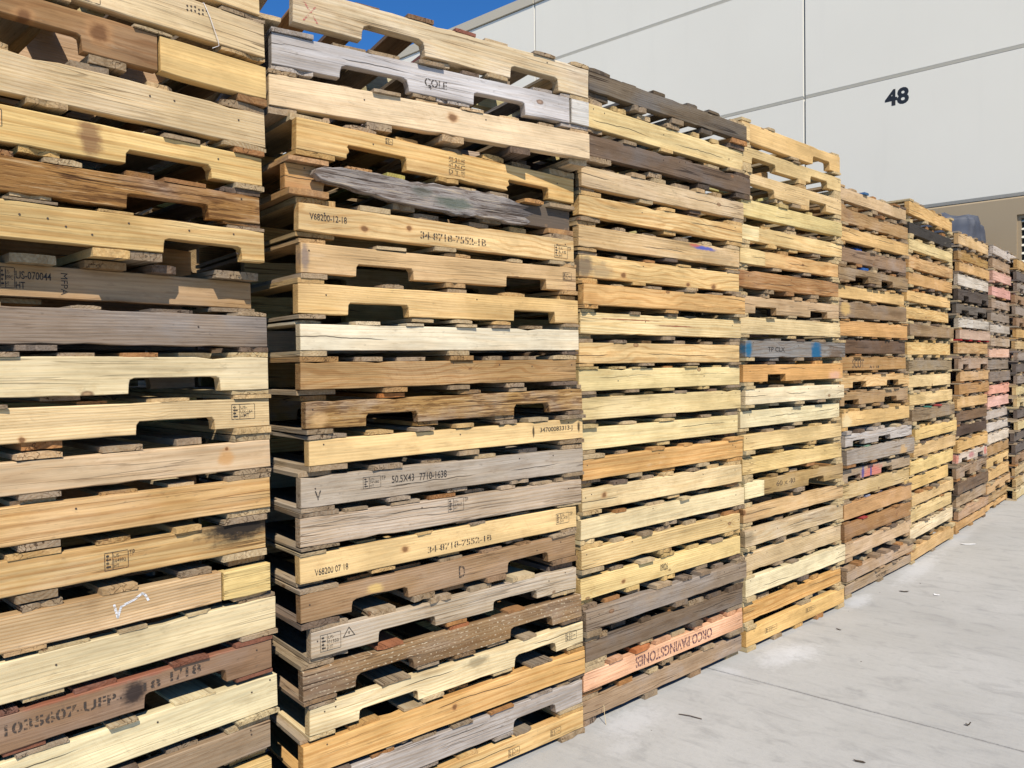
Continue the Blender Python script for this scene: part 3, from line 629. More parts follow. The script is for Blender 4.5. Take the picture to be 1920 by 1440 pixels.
STAMPS=[
(1,11,1.096,1.168,0.024,0.045,'UX-164','HT'),
(1,14,0.764,0.822,0.019,0.047,'164992','HT'),
(1,2,0.699,0.759,-0.014,0.031,'US','HZ'),
(1,5,0.505,0.550,0.034,0.041,'US','HT'),
(2,6,1.100,1.172,0.010,0.052,'US','HT'),
(2,7,1.144,1.193,0.041,0.033,'US','HT'),
(2,13,0.220,0.287,0.039,0.039,'745080','HT'),
(2,14,0.567,0.636,0.042,0.048,'164665','HT'),
(2,15,1.107,1.179,0.027,0.043,'US','HT'),
(2,17,0.032,0.104,0.016,0.055,'01350','HT'),
(2,22,1.029,1.086,0.018,0.028,'US','HT'),
(2,22,0.808,0.864,0.008,0.029,'US','HT'),
(2,19,1.127,1.189,0.028,0.033,'H-P','HT'),
(2,4,0.322,0.349,0.075,0.020,'US','HT'),
(4,22,0.190,0.317,0.031,0.027,'HPIL','HT'),
(4,22,0.650,0.762,0.043,0.025,'HPIL','HT'),
(1,8,0.556,0.586,0.022,0.052,'IPPC','HT'),
]
STAINS=[
(2,5,1.016,0.050,0.463,0.126,(0.141, 0.113, 0.085),1.00),
(1,5,0.742,0.047,0.033,0.054,(0.192, 0.086, 0.046),0.75),
(1,14,1.135,0.080,0.129,0.053,(0.035, 0.026, 0.018),1.00),
(1,17,0.817,0.050,0.035,0.031,(0.022, 0.017, 0.018),0.90),
(1,12,1.078,0.041,0.026,0.028,(0.681, 0.361, 0.121),0.70),
(1,17,0.832,0.095,0.477,0.013,(0.402, 0.085, 0.04),0.55),
(2,7,0.017,0.050,0.016,0.050,(0.268, 0.209, 0.178),0.80),
(2,16,0.271,0.059,0.037,0.018,(0.826, 0.571, 0.203),0.85),
(2,19,0.672,0.067,0.061,0.020,(0.192, 0.151, 0.089),0.60),
(2,14,0.567,-0.054,0.096,0.015,(0.192, 0.134, 0.089),0.30),
(2,12,0.955,0.043,0.006,0.025,(0.022, 0.017, 0.011),0.90),
(2,12,1.207,0.049,0.009,0.022,(0.022, 0.017, 0.011),0.90),
(2,11,0.048,0.029,0.033,0.027,(0.783, 0.505, 0.228),0.70),
(3,7,0.033,0.043,0.060,0.054,(0.192, 0.151, 0.106),0.85),
(3,7,0.140,0.032,0.069,0.046,(0.359, 0.278, 0.167),0.60),
(3,6,0.900,0.071,0.101,0.011,(0.061, 0.109, 0.515),0.90),
(3,6,0.812,0.079,0.044,0.008,(0.652, 0.152, 0.105),0.80),
(3,6,0.991,0.029,0.192,0.043,(0.312, 0.223, 0.115),0.50),
(3,9,0.317,0.068,0.230,0.004,(0.305, 0.094, 0.04),0.85),
(3,9,0.669,0.048,0.172,0.004,(0.305, 0.094, 0.04),0.90),
(3,17,0.753,0.136,0.061,0.031,(0.815, 0.571, 0.14),0.50),
(4,10,0.032,0.042,0.037,0.051,(0.027, 0.173, 0.305),1.00),
(4,10,0.783,0.025,0.074,0.082,(0.021, 0.147, 0.287),1.00),
(4,10,1.037,0.006,0.109,0.066,(0.192, 0.118, 0.064),0.80),
(4,18,0.029,0.046,0.075,0.040,(0.268, 0.202, 0.115),0.70),
(4,6,0.089,0.049,0.141,0.040,(0.815, 0.562, 0.254),0.90),
(4,11,1.042,0.016,0.087,0.040,(0.809, 0.498, 0.355),0.70),
(4,7,0.022,0.047,0.042,0.056,(0.305, 0.124, 0.045),0.40),
(5,16,0.501,0.014,0.203,0.067,(0.793, 0.249, 0.185),0.85),
(5,16,0.335,0.035,0.027,0.058,(0.102, 0.085, 0.305),0.90),
(5,16,0.472,0.021,0.016,0.059,(0.061, 0.085, 0.305),0.95),
(5,13,0.075,0.031,0.084,0.056,(0.874, 0.706, 0.393),1.00),
(5,7,0.099,0.055,0.092,0.055,(0.783, 0.505, 0.181),0.90),
(5,15,0.988,0.011,0.075,0.055,(0.721, 0.459, 0.203),0.90),
(7,17,0.028,0.045,0.053,0.057,(0.721, 0.27, 0.181),0.90),
(7,17,0.503,0.040,0.117,0.030,(0.564, 0.211, 0.216),0.80),
(7,17,1.029,0.029,0.064,0.053,(0.751, 0.244, 0.181),0.90),
(5,2,0.128,0.063,0.102,0.035,(0.192, 0.09, 0.043),0.40),
(1,3,0.756,0.058,0.039,0.038,(0.633, 0.329, 0.128),0.55),
(1,3,0.588,0.047,0.027,0.025,(0.633, 0.329, 0.128),0.55),
(2,3,0.655,0.067,0.030,0.021,(0.633, 0.329, 0.128),0.55),
(1,11,0.564,0.007,0.010,0.011,(0.633, 0.329, 0.128),0.55),
(2,15,0.389,0.049,0.023,0.018,(0.633, 0.329, 0.128),0.55),
(3,7,0.284,0.024,0.027,0.020,(0.633, 0.329, 0.128),0.55),
(3,7,0.762,0.011,0.026,0.014,(0.633, 0.329, 0.128),0.55),
(3,7,0.978,0.013,0.035,0.022,(0.633, 0.329, 0.128),0.55),
(2,6,0.236,0.031,0.021,0.017,(0.633, 0.329, 0.128),0.55),
(2,6,0.409,0.052,0.020,0.016,(0.633, 0.329, 0.128),0.55),
(3,15,0.137,0.056,0.026,0.016,(0.633, 0.329, 0.128),0.55),
(1,12,1.080,0.065,0.010,0.009,(0.633, 0.329, 0.128),0.55),
(3,18,0.276,0.034,0.022,0.013,(0.633, 0.329, 0.128),0.55),
(2,20,0.588,0.054,0.018,0.016,(0.633, 0.329, 0.128),0.55),
(4,17,0.003,0.059,0.032,0.024,(0.633, 0.329, 0.128),0.55),
(1,3,0.756,0.058,0.026,0.027,(0.162, 0.069, 0.025),0.80),
(1,3,0.588,0.047,0.018,0.018,(0.162, 0.069, 0.025),0.80),
(2,3,0.655,0.067,0.020,0.015,(0.162, 0.069, 0.025),0.80),
(1,11,0.564,0.007,0.007,0.008,(0.162, 0.069, 0.025),0.80),
(2,15,0.389,0.049,0.015,0.013,(0.162, 0.069, 0.025),0.80),
(3,7,0.284,0.024,0.018,0.014,(0.162, 0.069, 0.025),0.80),
(3,7,0.762,0.011,0.017,0.010,(0.162, 0.069, 0.025),0.80),
(3,7,0.978,0.013,0.023,0.016,(0.162, 0.069, 0.025),0.80),
(2,6,0.236,0.031,0.014,0.012,(0.162, 0.069, 0.025),0.80),
(2,6,0.409,0.052,0.013,0.011,(0.162, 0.069, 0.025),0.80),
(3,15,0.137,0.056,0.017,0.012,(0.162, 0.069, 0.025),0.80),
(1,12,1.080,0.065,0.006,0.006,(0.162, 0.069, 0.025),0.80),
(3,18,0.276,0.034,0.015,0.010,(0.162, 0.069, 0.025),0.80),
(2,20,0.588,0.054,0.012,0.012,(0.162, 0.069, 0.025),0.80),
(4,17,0.003,0.059,0.021,0.017,(0.162, 0.069, 0.025),0.80),
]
BLOCKS=[
(2,2,1.178,1.270,(0.631, 0.584, 0.509)),
(1,3,0.907,1.220,(0.815, 0.537, 0.208)),
(1,15,1.071,1.220,(0.848, 0.606, 0.238)),
(4,1,-0.014,0.080,(0.804, 0.554, 0.254)),
(4,5,-0.009,0.186,(0.842, 0.649, 0.322)),
(4,6,-0.010,0.252,(0.809, 0.583, 0.262)),
(4,16,-0.009,0.197,(0.874, 0.72, 0.393)),
]
STACKS={
1:(-2.123,0.067,2.20,1.219),
2:(-2.100,1.421,9.20,1.219),
3:(-1.913,2.643,7.60,1.217),
4:(-1.757,3.910,6.80,1.150),
5:(-1.671,5.120,5.00,1.200),
6:(-1.569,6.374,2.30,1.190),
7:(-1.525,7.748,2.60,1.100),
8:(-1.490,8.850,1.30,1.230),
9:(-1.379,10.000,0.50,1.200),
}

# ---------------------------------------------------------------- ground
def concrete_material():
    mt, k, bs = new_mat("concrete")
    P = k.new("ShaderNodeNewGeometry").outputs['Position']
    p = k.sep(P)
    a = k.noise(P, 0.9, 5.0, 0.6)
    b = k.noise(k.vmath('MULTIPLY', P, (5.0, 9.0, 5.0)), 1.0, 5.0, 0.65, 0.6)
    c = k.noise(P, 120.0, 3.0, 0.7)
    d = k.noise(P, 34.0, 4.0, 0.7)
    col = k.mix(k.step(a, 0.3, 0.7), (0.395, 0.378, 0.342), (0.465, 0.448, 0.412))
    col = k.mix(k.math('MULTIPLY', k.step(b, 0.48, 0.72), 0.7), col, (0.31, 0.298, 0.275))
    col = k.mix(k.math('MULTIPLY', k.step(d, 0.45, 0.75), 0.35), col, (0.33, 0.32, 0.30))
    col = k.mix(k.math('MULTIPLY', k.step(c, 0.55, 0.75), 0.35), col, (0.27, 0.26, 0.245))
    # broom-finish streaks parallel to the wall
    s = k.noise(k.vmath('MULTIPLY', P, (2.0, 60.0, 2.0)), 1.0, 3.0)
    col = k.mix(k.math('MULTIPLY', k.step(s, 0.45, 0.7), 0.10), col, (0.55, 0.54, 0.52))
    # pale dust and filler patches spilled along the foot of the stacks
    nz = k.noise(P, 17.0, 7.0, 0.85)
    for (x, y, rx, ry, st) in ((-1.60, 3.98, 0.10, 0.22, 0.75), (-1.53, 4.10, 0.10, 0.16, 0.6), (-1.80, 2.84, 0.10, 0.2, 0.55), (-1.70, 2.62, 0.06, 0.1, 0.3),
                               (-1.58, 5.22, 0.07, 0.22, 0.75), (-1.49, 6.35, 0.09, 0.6, 0.6), (-1.47, 7.6, 0.07, 0.7, 0.4), (-1.72, 3.62, 0.08, 0.05, 0.6)):
        u = k.math('DIVIDE', k.math('SUBTRACT', p[0], x), rx); v = k.math('DIVIDE', k.math('SUBTRACT', p[1], y), ry)
        dd = k.math('SQRT', k.math('ADD', k.math('MULTIPLY', u, u), k.math('MULTIPLY', v, v)))
        dd = k.math('MULTIPLY_ADD', k.math('SUBTRACT', nz, 0.5), 2.4, dd)
        col = k.mix(k.step(dd, 0.2, 1.25, st * 0.75, 0.0), col, (0.62, 0.61, 0.595))
    # grime gathered in the joint
    jd = k.math('ABSOLUTE', k.math('SUBTRACT', p[1], 3.59))
    jn = k.math('MULTIPLY_ADD', k.noise(P, 45.0, 3.0), 0.02, -0.008)
    col = k.mix(k.math('MULTIPLY', k.step(k.math('SUBTRACT', jd, jn), 0.002, 0.009, 1.0, 0.0), 0.40), col, (0.14, 0.13, 0.12))
    k.put(bs.inputs['Base Color'], col)
    bs.inputs['Roughness'].default_value = 0.9
    bs.inputs['Specular IOR Level'].default_value = 0.25
    bp = k.new("ShaderNodeBump"); bp.inputs['Distance'].default_value = 0.003; bp.inputs['Strength'].default_value = 0.5
    k.put(bp.inputs['Height'], k.math('ADD', c, k.math('MULTIPLY', d, 0.7)))
    k.put(bs.inputs['Normal'], bp.outputs[0])
    return mt
CONCRETE = concrete_material()
JY = 3.59
jr = random.Random(3)
xs = [-90.0, -20.0, -6.0] + [-3.0 + 0.06 * i for i in range(101)] + [6.0, 20.0, 90.0]
V = []; F = []
for i, x in enumerate(xs):
    wob = 0.004 * math.sin(x * 7.1) + jr.gauss(0, 0.0012)
    hw = 0.0024 + abs(jr.gauss(0, 0.0012))
    V += [(x, -90, 0), (x, JY + wob - hw, 0), (x, JY + wob, -0.012), (x, JY + wob + hw, 0), (x, 90, 0)]
for i in range(len(xs) - 1):
    for j in range(4):
        a = i * 5 + j
        F.append((a, a + 5, a + 6, a + 1))
ground = link("ground", mesh_from("ground", V, F), CONCRETE)
tag(ground, kind="structure")

# ---------------------------------------------------------------- warehouse wall behind the yard
def paint_material(name, c1, c2, streak=0.12):
    mt, k, bs = new_mat(name)
    P = k.new("ShaderNodeNewGeometry").outputs['Position']
    a = k.noise(P, 0.35, 4.0, 0.6)
    b = k.noise(k.vmath('MULTIPLY', P, (3.0, 3.0, 0.35)), 1.0, 4.0, 0.6)
    col = k.mix(k.step(a, 0.3, 0.7), c1, c2)
    col = k.mix(k.math('MULTIPLY', k.step(b, 0.5, 0.75), streak), col, tuple(q * 0.8 for q in c1))
    k.put(bs.inputs['Base Color'], col)
    bs.inputs['Roughness'].default_value = 0.8
    bs.inputs['Specular IOR Level'].default_value = 0.3
    bp = k.new("ShaderNodeBump"); bp.inputs['Distance'].default_value = 0.002; bp.inputs['Strength'].default_value = 0.35
    k.put(bp.inputs['Height'], k.noise(P, 55.0, 3.0, 0.7))
    k.put(bs.inputs['Normal'], bp.outputs[0])
    return mt
WALL_WHITE = paint_material("wall_off_white", (0.75, 0.685, 0.56), (0.77, 0.705, 0.578), 0.10)
WALL_TAUPE = paint_material("wall_taupe", (0.37, 0.275, 0.165), (0.39, 0.29, 0.175))
WALL_COPE = paint_material("parapet_band_paint", (0.48, 0.415, 0.31), (0.50, 0.435, 0.325))
SEALANT = paint_material("joint_sealant", (0.42, 0.41, 0.39), (0.45, 0.44, 0.42))
WY = 14.0
ware = tag(link("warehouse", None, loc=(-5.14, WY, 0)), "long off-white tilt-up warehouse wall numbered 48 behind the pallet stacks", "building")
def panel(name, x0, x1, z0, z1, mat, cx=0.022, czb=0.05, czt=0.010, proud=0.0, flat=False):
    """wall panel with chamfered edges; chamfers of neighbours make the V-shaped reveals"""
    y0, y1 = WY - proud, WY + 0.2
    d = 0.036
    V = [(x0 + cx, y0, z0 + czb), (x1 - cx, y0, z0 + czb), (x1 - cx, y0, z1 - czt), (x0 + cx, y0, z1 - czt),
         (x0 + .004, y0 + d, z0 + .004), (x1 - .004, y0 + d, z0 + .004), (x1 - .004, y0 + d, z1 - .004), (x0 + .004, y0 + d, z1 - .004),
         (x0 + .004, y1, z0 + .004), (x1 - .004, y1, z0 + .004), (x1 - .004, y1, z1 - .004), (x0 + .004, y1, z1 - .004)]
    if flat:
        V = [((x0 if i % 4 in (0, 3) else x1), y0 if i < 4 else y1, z0 if i % 4 in (0, 1) else z1) for i in range(8)]
        F = [(0, 1, 2, 3), (0, 4, 5, 1), (1, 5, 6, 2), (2, 6, 7, 3), (3, 7, 4, 0), (7, 6, 5, 4)]
        return link(name, mesh_from(name, [(a + 5.14, b - WY, c) for a, b, c in V], F), mat, ware)
    V = [(a + 5.14, b - WY, c) for a, b, c in V]
    F = [(0, 1, 2, 3), (0, 4, 5, 1), (1, 5, 6, 2), (2, 6, 7, 3), (3, 7, 4, 0), (4, 8, 9, 5), (5, 9, 10, 6), (6, 10, 11, 7), (7, 11, 8, 4), (11, 10, 9, 8)]
    return link(name, mesh_from(name, V, F), mat, ware)
JX = [-36.0, -29.8, -23.64, -17.48, -11.3, -5.14, 1.02, 7.18, 13.34, 19.5]
JZ = [0.0, 4.045, 6.27, 8.45, 9.87]
LX0, LX1, LZ0, LZ1 = -1.93, -0.55, 2.45, 3.76
for i in range(len(JX) - 1):
    x0, x1 = JX[i], JX[i + 1]
    for j in range(4):
        mat = WALL_TAUPE if j == 0 else WALL_WHITE
        if j == 0 and x0 < LX0 < x1:
            V = []; F = []          # one panel with a rectangular opening for the louvre
            za, zc = JZ[0] + .004, JZ[1] - 0.034
            for yy in (0.0, 0.2):
                for x_ in (x0 + .026, LX0, LX1, x1 - .026):
                    for z_ in (za, LZ0, LZ1, zc): V.append((x_ + 5.14, yy, z_))
            for i_ in range(3):
                for j_ in range(3):
                    if i_ == 1 and j_ == 1: continue
                    q = i_ * 4 + j_
                    F.append((q, q + 4, q + 5, q + 1)); F.append((q + 16, q + 17, q + 21, q + 20))
            for a1, b1 in ((5, 9), (9, 10), (10, 6), (6, 5)): F.append((a1, b1, b1 + 16, a1 + 16))
            # sloped top arris and side arrises
            n_ = len(V)
            V += [(x0 + .004 + 5.14, 0.036, za), (x0 + .004 + 5.14, 0.036, JZ[1] - .004), (x1 - .004 + 5.14, 0.036, JZ[1] - .004), (x1 - .004 + 5.14, 0.036, za)]
            F += [(0, 3, n_ + 1, n_), (3, 7, 11, 15, n_ + 2, n_ + 1), (15, 12, n_ + 3, n_ + 2), (n_ + 1, n_ + 2, 31, 19), (n_, n_ + 1, 19, 16), (n_ + 2, n_ + 3, 28, 31)]
            link("wall_panel", mesh_from("wall_panel", V, F), mat, ware)
        else:
            panel("wall_panel", x0, x1, JZ[j], JZ[j + 1], mat, czt=0.032 if j == 0 else 0.014)
    panel("parapet_band", x0, x1, 9.87, 10.11, WALL_COPE, proud=0.035, czb=0.01, czt=0.012)
link("wall_core", box_mesh("wall_core", JX[0] + 5.14, JX[-1] + 5.14, 0.2, 9.0, 0.0, 9.95), SEALANT, ware)
# louvre
LOUVRE = paint_material("louvre_cream_metal", (0.62, 0.58, 0.48), (0.65, 0.61, 0.5))
DARK_VOID, kk, bb = new_mat("louvre_gap_shade"); bb.inputs['Base Color'].default_value = (0.02, 0.018, 0.016, 1)  # near-black colour stands in for the shade between the slats
lv = link("louvre", None, parent=ware, loc=(LX0 + 5.14, 0, LZ0))
lw, lh = LX1 - LX0, LZ1 - LZ0
bm = bmesh.new()
for a in ((0.0, 0.05, 0.045, 0.16, 0.0, lh), (lw - 0.05, lw, 0.045, 0.16, 0.0, lh), (0.05, lw - 0.05, 0.045, 0.16, 0.0, 0.05), (0.05, lw - 0.05, 0.045, 0.16, lh - 0.05, lh)):
    add_box(bm, *a)
link("louvre_frame", bm_mesh("louvre_frame", bm), WALL_TAUPE, lv)
link("louvre_back", box_mesh("louvre_back", 0.01, lw - 0.01, 0.161, 0.19, 0.01, lh - 0.01), DARK_VOID, lv)
slat = box_mesh("slat", 0.052, lw - 0.052, -0.03, 0.03, -0.005, 0.005)
slat.materials.append(LOUVRE)
n = 10
for i in range(n):
    link("slat", slat, None, lv, (0, 0.085, 0.13 + (lh - 0.2) * i / (n - 1) - 0.02), (math.radians(38), 0, 0))

# ---------------------------------------------------------------- writing helpers
def text_mesh(s, bold=0.0):
    cu = bpy.data.curves.new("lettering", 'FONT')
    cu.body = s; cu.size = 1.0; cu.offset = bold; cu.resolution_u = 3
    ob = bpy.data.objects.new("lettering", cu)
    COL.objects.link(ob)
    dg = bpy.context.evaluated_depsgraph_get()
    me = bpy.data.meshes.new_from_object(ob.evaluated_get(dg))
    bpy.data.objects.remove(ob); bpy.data.curves.remove(cu)
    me.materials.clear()
    return me
def islands(bm):
    seen = set(); out = []
    for f in bm.faces:
        if f in seen: continue
        st = [f]; seen.add(f); isl = []
        while st:
            q = st.pop(); isl.append(q)
            for e in q.edges:
                for g in e.link_faces:
                    if g not in seen: seen.add(g); st.append(g)
        out.append(isl)
    return out
def stencil_cut(bm, gap):
    for isl in islands(bm):
        xsv = [v.co.x for f in isl for v in f.verts]
        x0, x1 = min(xsv), max(xsv)
        if x1 - x0 < 0.28: continue
        c = (x0 + x1) / 2
        for side in (-gap, gap):
            fs = [f for f in bm.faces if all(x0 - 1e-4 <= v.co.x <= x1 + 1e-4 for v in f.verts)]
            geom = fs + list({e for f in fs for e in f.edges}) + list({v for f in fs for v in f.verts})
            bmesh.ops.bisect_plane(bm, geom=geom, plane_co=(c + side, 0, 0), plane_no=(1, 0, 0))
        kill = [f for f in bm.faces if abs(f.calc_center_median().x - c) < gap * 0.98]
        bmesh.ops.delete(bm, geom=kill, context='FACES')
def fit_text(bm, x0, x1, z0, h, flip=False):
    """lay lettering (drawn in XY) on the XZ face of a rail, reading towards +X (or turned upside down)"""
    vx = [v.co.x for v in bm.verts]; vy = [v.co.y for v in bm.verts]
    ax, bx, ay, by = min(vx), max(vx), min(vy), max(vy)
    for v in bm.verts:
        u = (v.co.x - ax) / max(bx - ax, 1e-6); t = (v.co.y - ay) / max(by - ay, 1e-6)
        if flip: u, t = 1 - u, 1 - t
        v.co = Vector((x0 + u * (x1 - x0), -0.0009, z0 + t * h))
def text_bm(s, x0, x1, z0, h, stencil=False, flip=False, bold=0.0):
    me = text_mesh(s, bold)
    bm = bmesh.new(); bm.from_mesh(me)
    bpy.data.meshes.remove(me)
    if stencil: stencil_cut(bm, 0.035)
    fit_text(bm, x0, x1, z0, h, flip)
    return bm
def raw_mesh(name, bm):
    me = bpy.data.meshes.new(name); bm.to_mesh(me); bm.free(); return me

NUM_BLACK, kk, bb = new_mat("black_sign_paint"); bb.inputs['Base Color'].default_value = (0.012, 0.012, 0.013, 1); bb.inputs['Roughness'].default_value = 0.5
bm = text_bm("48", -3.80 + 5.14, -3.43 + 5.14, 5.80, 0.275, bold=0.036)
for v in bm.verts: v.co.y = -0.0015
link("number", raw_mesh("number", bm), NUM_BLACK, ware)

# ---------------------------------------------------------------- pallets
ORD = ["", "topmost", "second", "third", "fourth", "fifth", "sixth", "seventh", "eighth", "ninth", "tenth", "eleventh", "twelfth", "thirteenth", "fourteenth", "fifteenth",
       "sixteenth", "seventeenth", "eighteenth", "nineteenth", "twentieth", "twenty-first", "twenty-second", "twenty-third"]
STACKNAME = ["", "leftmost stack", "second stack", "third stack", "fourth stack", "fifth stack", "sixth stack", "seventh stack", "eighth stack", "rightmost stack"]
# stack nine (mostly outside the frame) and the foot of stack one follow the same rhythm
extra9 = [("tan", (.60, .42, .20)), ("grey", (.35, .28, .22)), ("pale yellow", (.72, .56, .28)), ("brown", (.36, .22, .12)), ("golden", (.62, .38, .14)), ("dark grey", (.16, .13, .11))]
z = 2.645
r9 = random.Random(5)
for i in range(21):
    nm, c = extra9[r9.randrange(6)]
    PALLETS.append((9, i + 1, r9.uniform(-.01, .02), 1.2, z, 0.089, 0.0, 0.0, 0.0, c, r9.uniform(.1, .6), [(0.18, 0.41), (0.85, 1.07)] if r9.random() < .25 else [], 's', nm + ' pallet at the right frame edge'))
    z -= 0.1268
for i, zt in enumerate((0.2525, 0.1345)):
    PALLETS.append((1, 21 + i, 0.0, 1.219, zt, 0.088, 0.0, 0.0, 0.0, (.55, .40, .2), .3, [], '', 'tan pallet at the foot'))

KT = 0.94        # seen colour -> paintless wood albedo
BOARD_TINT = {(5, 4): [(0.03, 0.13, 0.5)], (5, 5): [(0.03, 0.13, 0.45)], (5, 1): [(0.05, 0.16, 0.36)], (5, 18): [(0.34, 0.38, 0.52), (0.34, 0.38, 0.52)], (5, 19): [(0.42, 0.05, 0.04)],
              (6, 13): [(0.08, 0.28, 0.22), (0.42, 0.06, 0.05)], (2, 18): [(0.40, 0.15, 0.06), (0.40, 0.15, 0.06)], (5, 15): [(0.2, 0.36, 0.24)], (2, 11): [(0.55, 0.22, 0.06)],
              (3, 21): [(0.55, 0.2, 0.07)], (2, 5): [(0.5, 0.44, 0.12)], (2, 1): [(0.25, 0.15, 0.08), (0.25, 0.15, 0.08), (0.32, 0.12, 0.08)]}
FIGURE = {q: 'wavy' for q in ((1, 3), (2, 6), (2, 10), (3, 5), (3, 8), (3, 10), (4, 6), (4, 7), (4, 10), (5, 2), (5, 11), (6, 1), (6, 4), (6, 7), (6, 9), (7, 2), (7, 9), (3, 7))}
FIGURE.update({q: 'straight' for q in ((1, 5), (1, 7), (1, 13), (1, 14), (2, 20), (2, 4), (4, 21), (3, 14), (5, 10), (2, 22))})
FIGURE.update({q: 'flaky' for q in ((1, 6), (2, 11))})
FIGWOOD = {q: wood_material("pallet_wood_" + q, (), False, q) for q in ('wavy', 'straight', 'flaky')}
RED_UNDER = {(7, 8)}
RED_TOP = {(1, 17)}
BLOCKMAP = {}
for (k, p, a, b, c) in BLOCKS: BLOCKMAP[(k, p)] = (a, b, c)
STAINMAP = {}
for (k, p, *rest) in STAINS: STAINMAP.setdefault((k, p), []).append(tuple(rest))
roots = {}; fronts = {}
tops = {}
for P_ in PALLETS: tops[(P_[0], P_[1])] = P_[4]

def wood_obj(name, me, parent, loc, rot, scale, c, w):
    o = link(name, me, None, parent, loc, rot, scale)
    o.color = (min(c[0], .9), min(c[1], .9), min(c[2], .9), w)
    return o

for rec in PALLETS:
    (k, p, s0, L, zt, h, rot, tilt, prot, col, w, notches, style, desc) = rec
    rg = random.Random(k * 100 + p)
    if k > 2: L += rg.gauss(0, 0.012)
    sx, sy, az, _ = STACKS[k]
    a = math.radians(az + rot)
    d = Vector((math.sin(a), math.cos(a), 0)); nrm = Vector((math.cos(a), -math.sin(a), 0))
    base_in = -0.055 if rot else 0.0
    a0 = math.radians(az)
    n0 = Vector((math.cos(a0), -math.sin(a0), 0))
    org = Vector((sx, sy, 0)) + n0 * base_in + d * s0 + nrm * (prot + (0 if k < 3 else rg.gauss(0, 0.009)))
    zb = zt - h
    nxt = tops.get((k, p + 1))
    gap = zb - (nxt if nxt is not None else -0.0)
    tb = min(gap * 0.5, 0.026) if nxt is not None else zb
    up = tops.get((k, p - 1))
    if up is None: tt = 0.016
    else:
        prev = [q for q in PALLETS if q[0] == k and q[1] == p - 1][0]
        g2 = (prev[4] - prev[5]) - zt
        tt = min(max(g2 - min(g2 * 0.5, 0.026) - 0.0012, 0.007), 0.026)
    root = link("wood_pallet", None, loc=(org.x, org.y, zb - tb + tilt / 2), rot=(0, tilt / L, math.pi / 2 - a))
    which = "topmost" if p == 1 else ORD[p] + " down"
    lab = "%s, %s in the %s" % (desc, which, STACKNAME[k])
    if 2 <= k <= 8: lab += " from left"
    wds = lab.split()
    if len(wds) > 16: lab = lab.replace(' in the ', ' in ', 1)
    tag(root, lab, "pallet", "wooden pallets stacked in the yard")
    roots[(k, p)] = root
    wood = tuple(q * KT for q in col)
    # front rail
    stains = STAINMAP.get((k, p))
    dots = (k, p) == (2, 18)
    fig = FIGURE.get((k, p))
    mat = (WOOD if not fig else FIGWOOD[fig]) if not (stains or dots) else wood_material("pallet_wood_marked", [(x, z_, rx, rz, tuple(q * KT for q in c), s) for (x, z_, rx, rz, c, s) in (stains or [])], dots, fig)
    L0, L1 = (0.13 if (k, p) == (2, 1) else 0.0), L
    blk = BLOCKMAP.get((k, p))
    if blk:
        if blk[0] > 0.3: L1 = blk[0] - 0.003
        else: L0 = blk[1] + 0.003
    set_in = 0.03 if (k, p) == (2, 5) else 0.0
    nn = [(x0 - L0, x1 - L0) for x0, x1 in notches]
    rough = 1.0 + 2.0 * w
    me = prism("stringer", rail_outline(L1 - L0, h, nn, style or 's', rg, rough), 0.038 + rg.uniform(-.003, .004))
    me.materials.append(mat)
    skew = rg.gauss(0, 0.0022)
    fr = wood_obj("stringer", me, root, (L0, set_in, tb), (rg.gauss(0, .006), 0, skew), (1, 1, 1), wood, w)
    fronts[(k, p)] = (fr, L0)
    if blk:
        bx0, bx1 = max(blk[0], -0.002), min(blk[1], L)
        me = prism("end_block", rail_outline(bx1 - bx0, h - 0.002, [], '', rg), 0.04)
        me.materials.append(WOOD)
        bo = wood_obj("end_block", me, root, (bx0, -0.006, tb), (0, 0, 0), (1, 1, 1), tuple(q * KT for q in blk[2]), 0.08)
        bo["label"] = "paler wood block at the end of the rail"
    depth = 0.94 if rot else (0.98 if k == 2 else 1.016)
    inner = INNER["notched" if notches else "solid"]
    for yy in (depth * 0.5 - 0.019, depth - 0.04):
        cc = [q * rg.uniform(0.75, 1.0) for q in wood]
        wood_obj("stringer", inner, root, (0.0, yy, tb), (0, 0, 0), (L / 1.219, 1, h / 0.09), cc, min(1, w + .15))
    # deck boards
    greyed = (0.46, 0.345, 0.215)
    def board(s, wd, zz, th, c, wth, out, nm):
        me, rw = board_mesh(wd, rg)
        dl = depth + rg.uniform(-0.012, 0.006)
        wood_obj(nm, me, root, (s, -out, zz), (rg.gauss(0, .004), 0, math.pi / 2 + rg.gauss(0, .008)), (dl, 1, th / 0.016), c, wth)
    def pick():
        q = rg.random()
        f = rg.uniform(0.72, 1.02)
        if q < 0.42: c, ww = [x * f for x in wood], min(1, w + .1)
        elif q < 0.75: c, ww = [x * f for x in greyed], 0.6
        elif q < 0.81: c, ww = [0.50 * f, 0.25 * f, 0.09 * f], 0.2
        elif q < 0.95: c, ww = [0.64 * f, 0.50 * f, 0.30 * f], 0.15
        else: c, ww = [0.24 * f, 0.17 * f, 0.12 * f], 0.7
        if (k, p) in RED_TOP: c = [0.30 * f, 0.125 * f, 0.075 * f]
        return c, ww
    flush = k in (4, 6)
    nt_ = rg.choice((5, 6, 6, 7, 7, 8)) if k not in (4,) else rg.choice((3, 4, 5))
    if k == 2 and p <= 3: nt_ = 8
    tints = list(BOARD_TINT.get((k, p), []))
    lead = rg.choice((0.09, 0.115, 0.135)) if not flush else 0.09
    pos = [lead / 2] + [lead / 2 + (L - lead) * (i + rg.gauss(0, .09)) / (nt_ - 1) for i in range(1, nt_ - 1)] + [L - lead / 2]
    spacing = (L - lead) / (nt_ - 1)
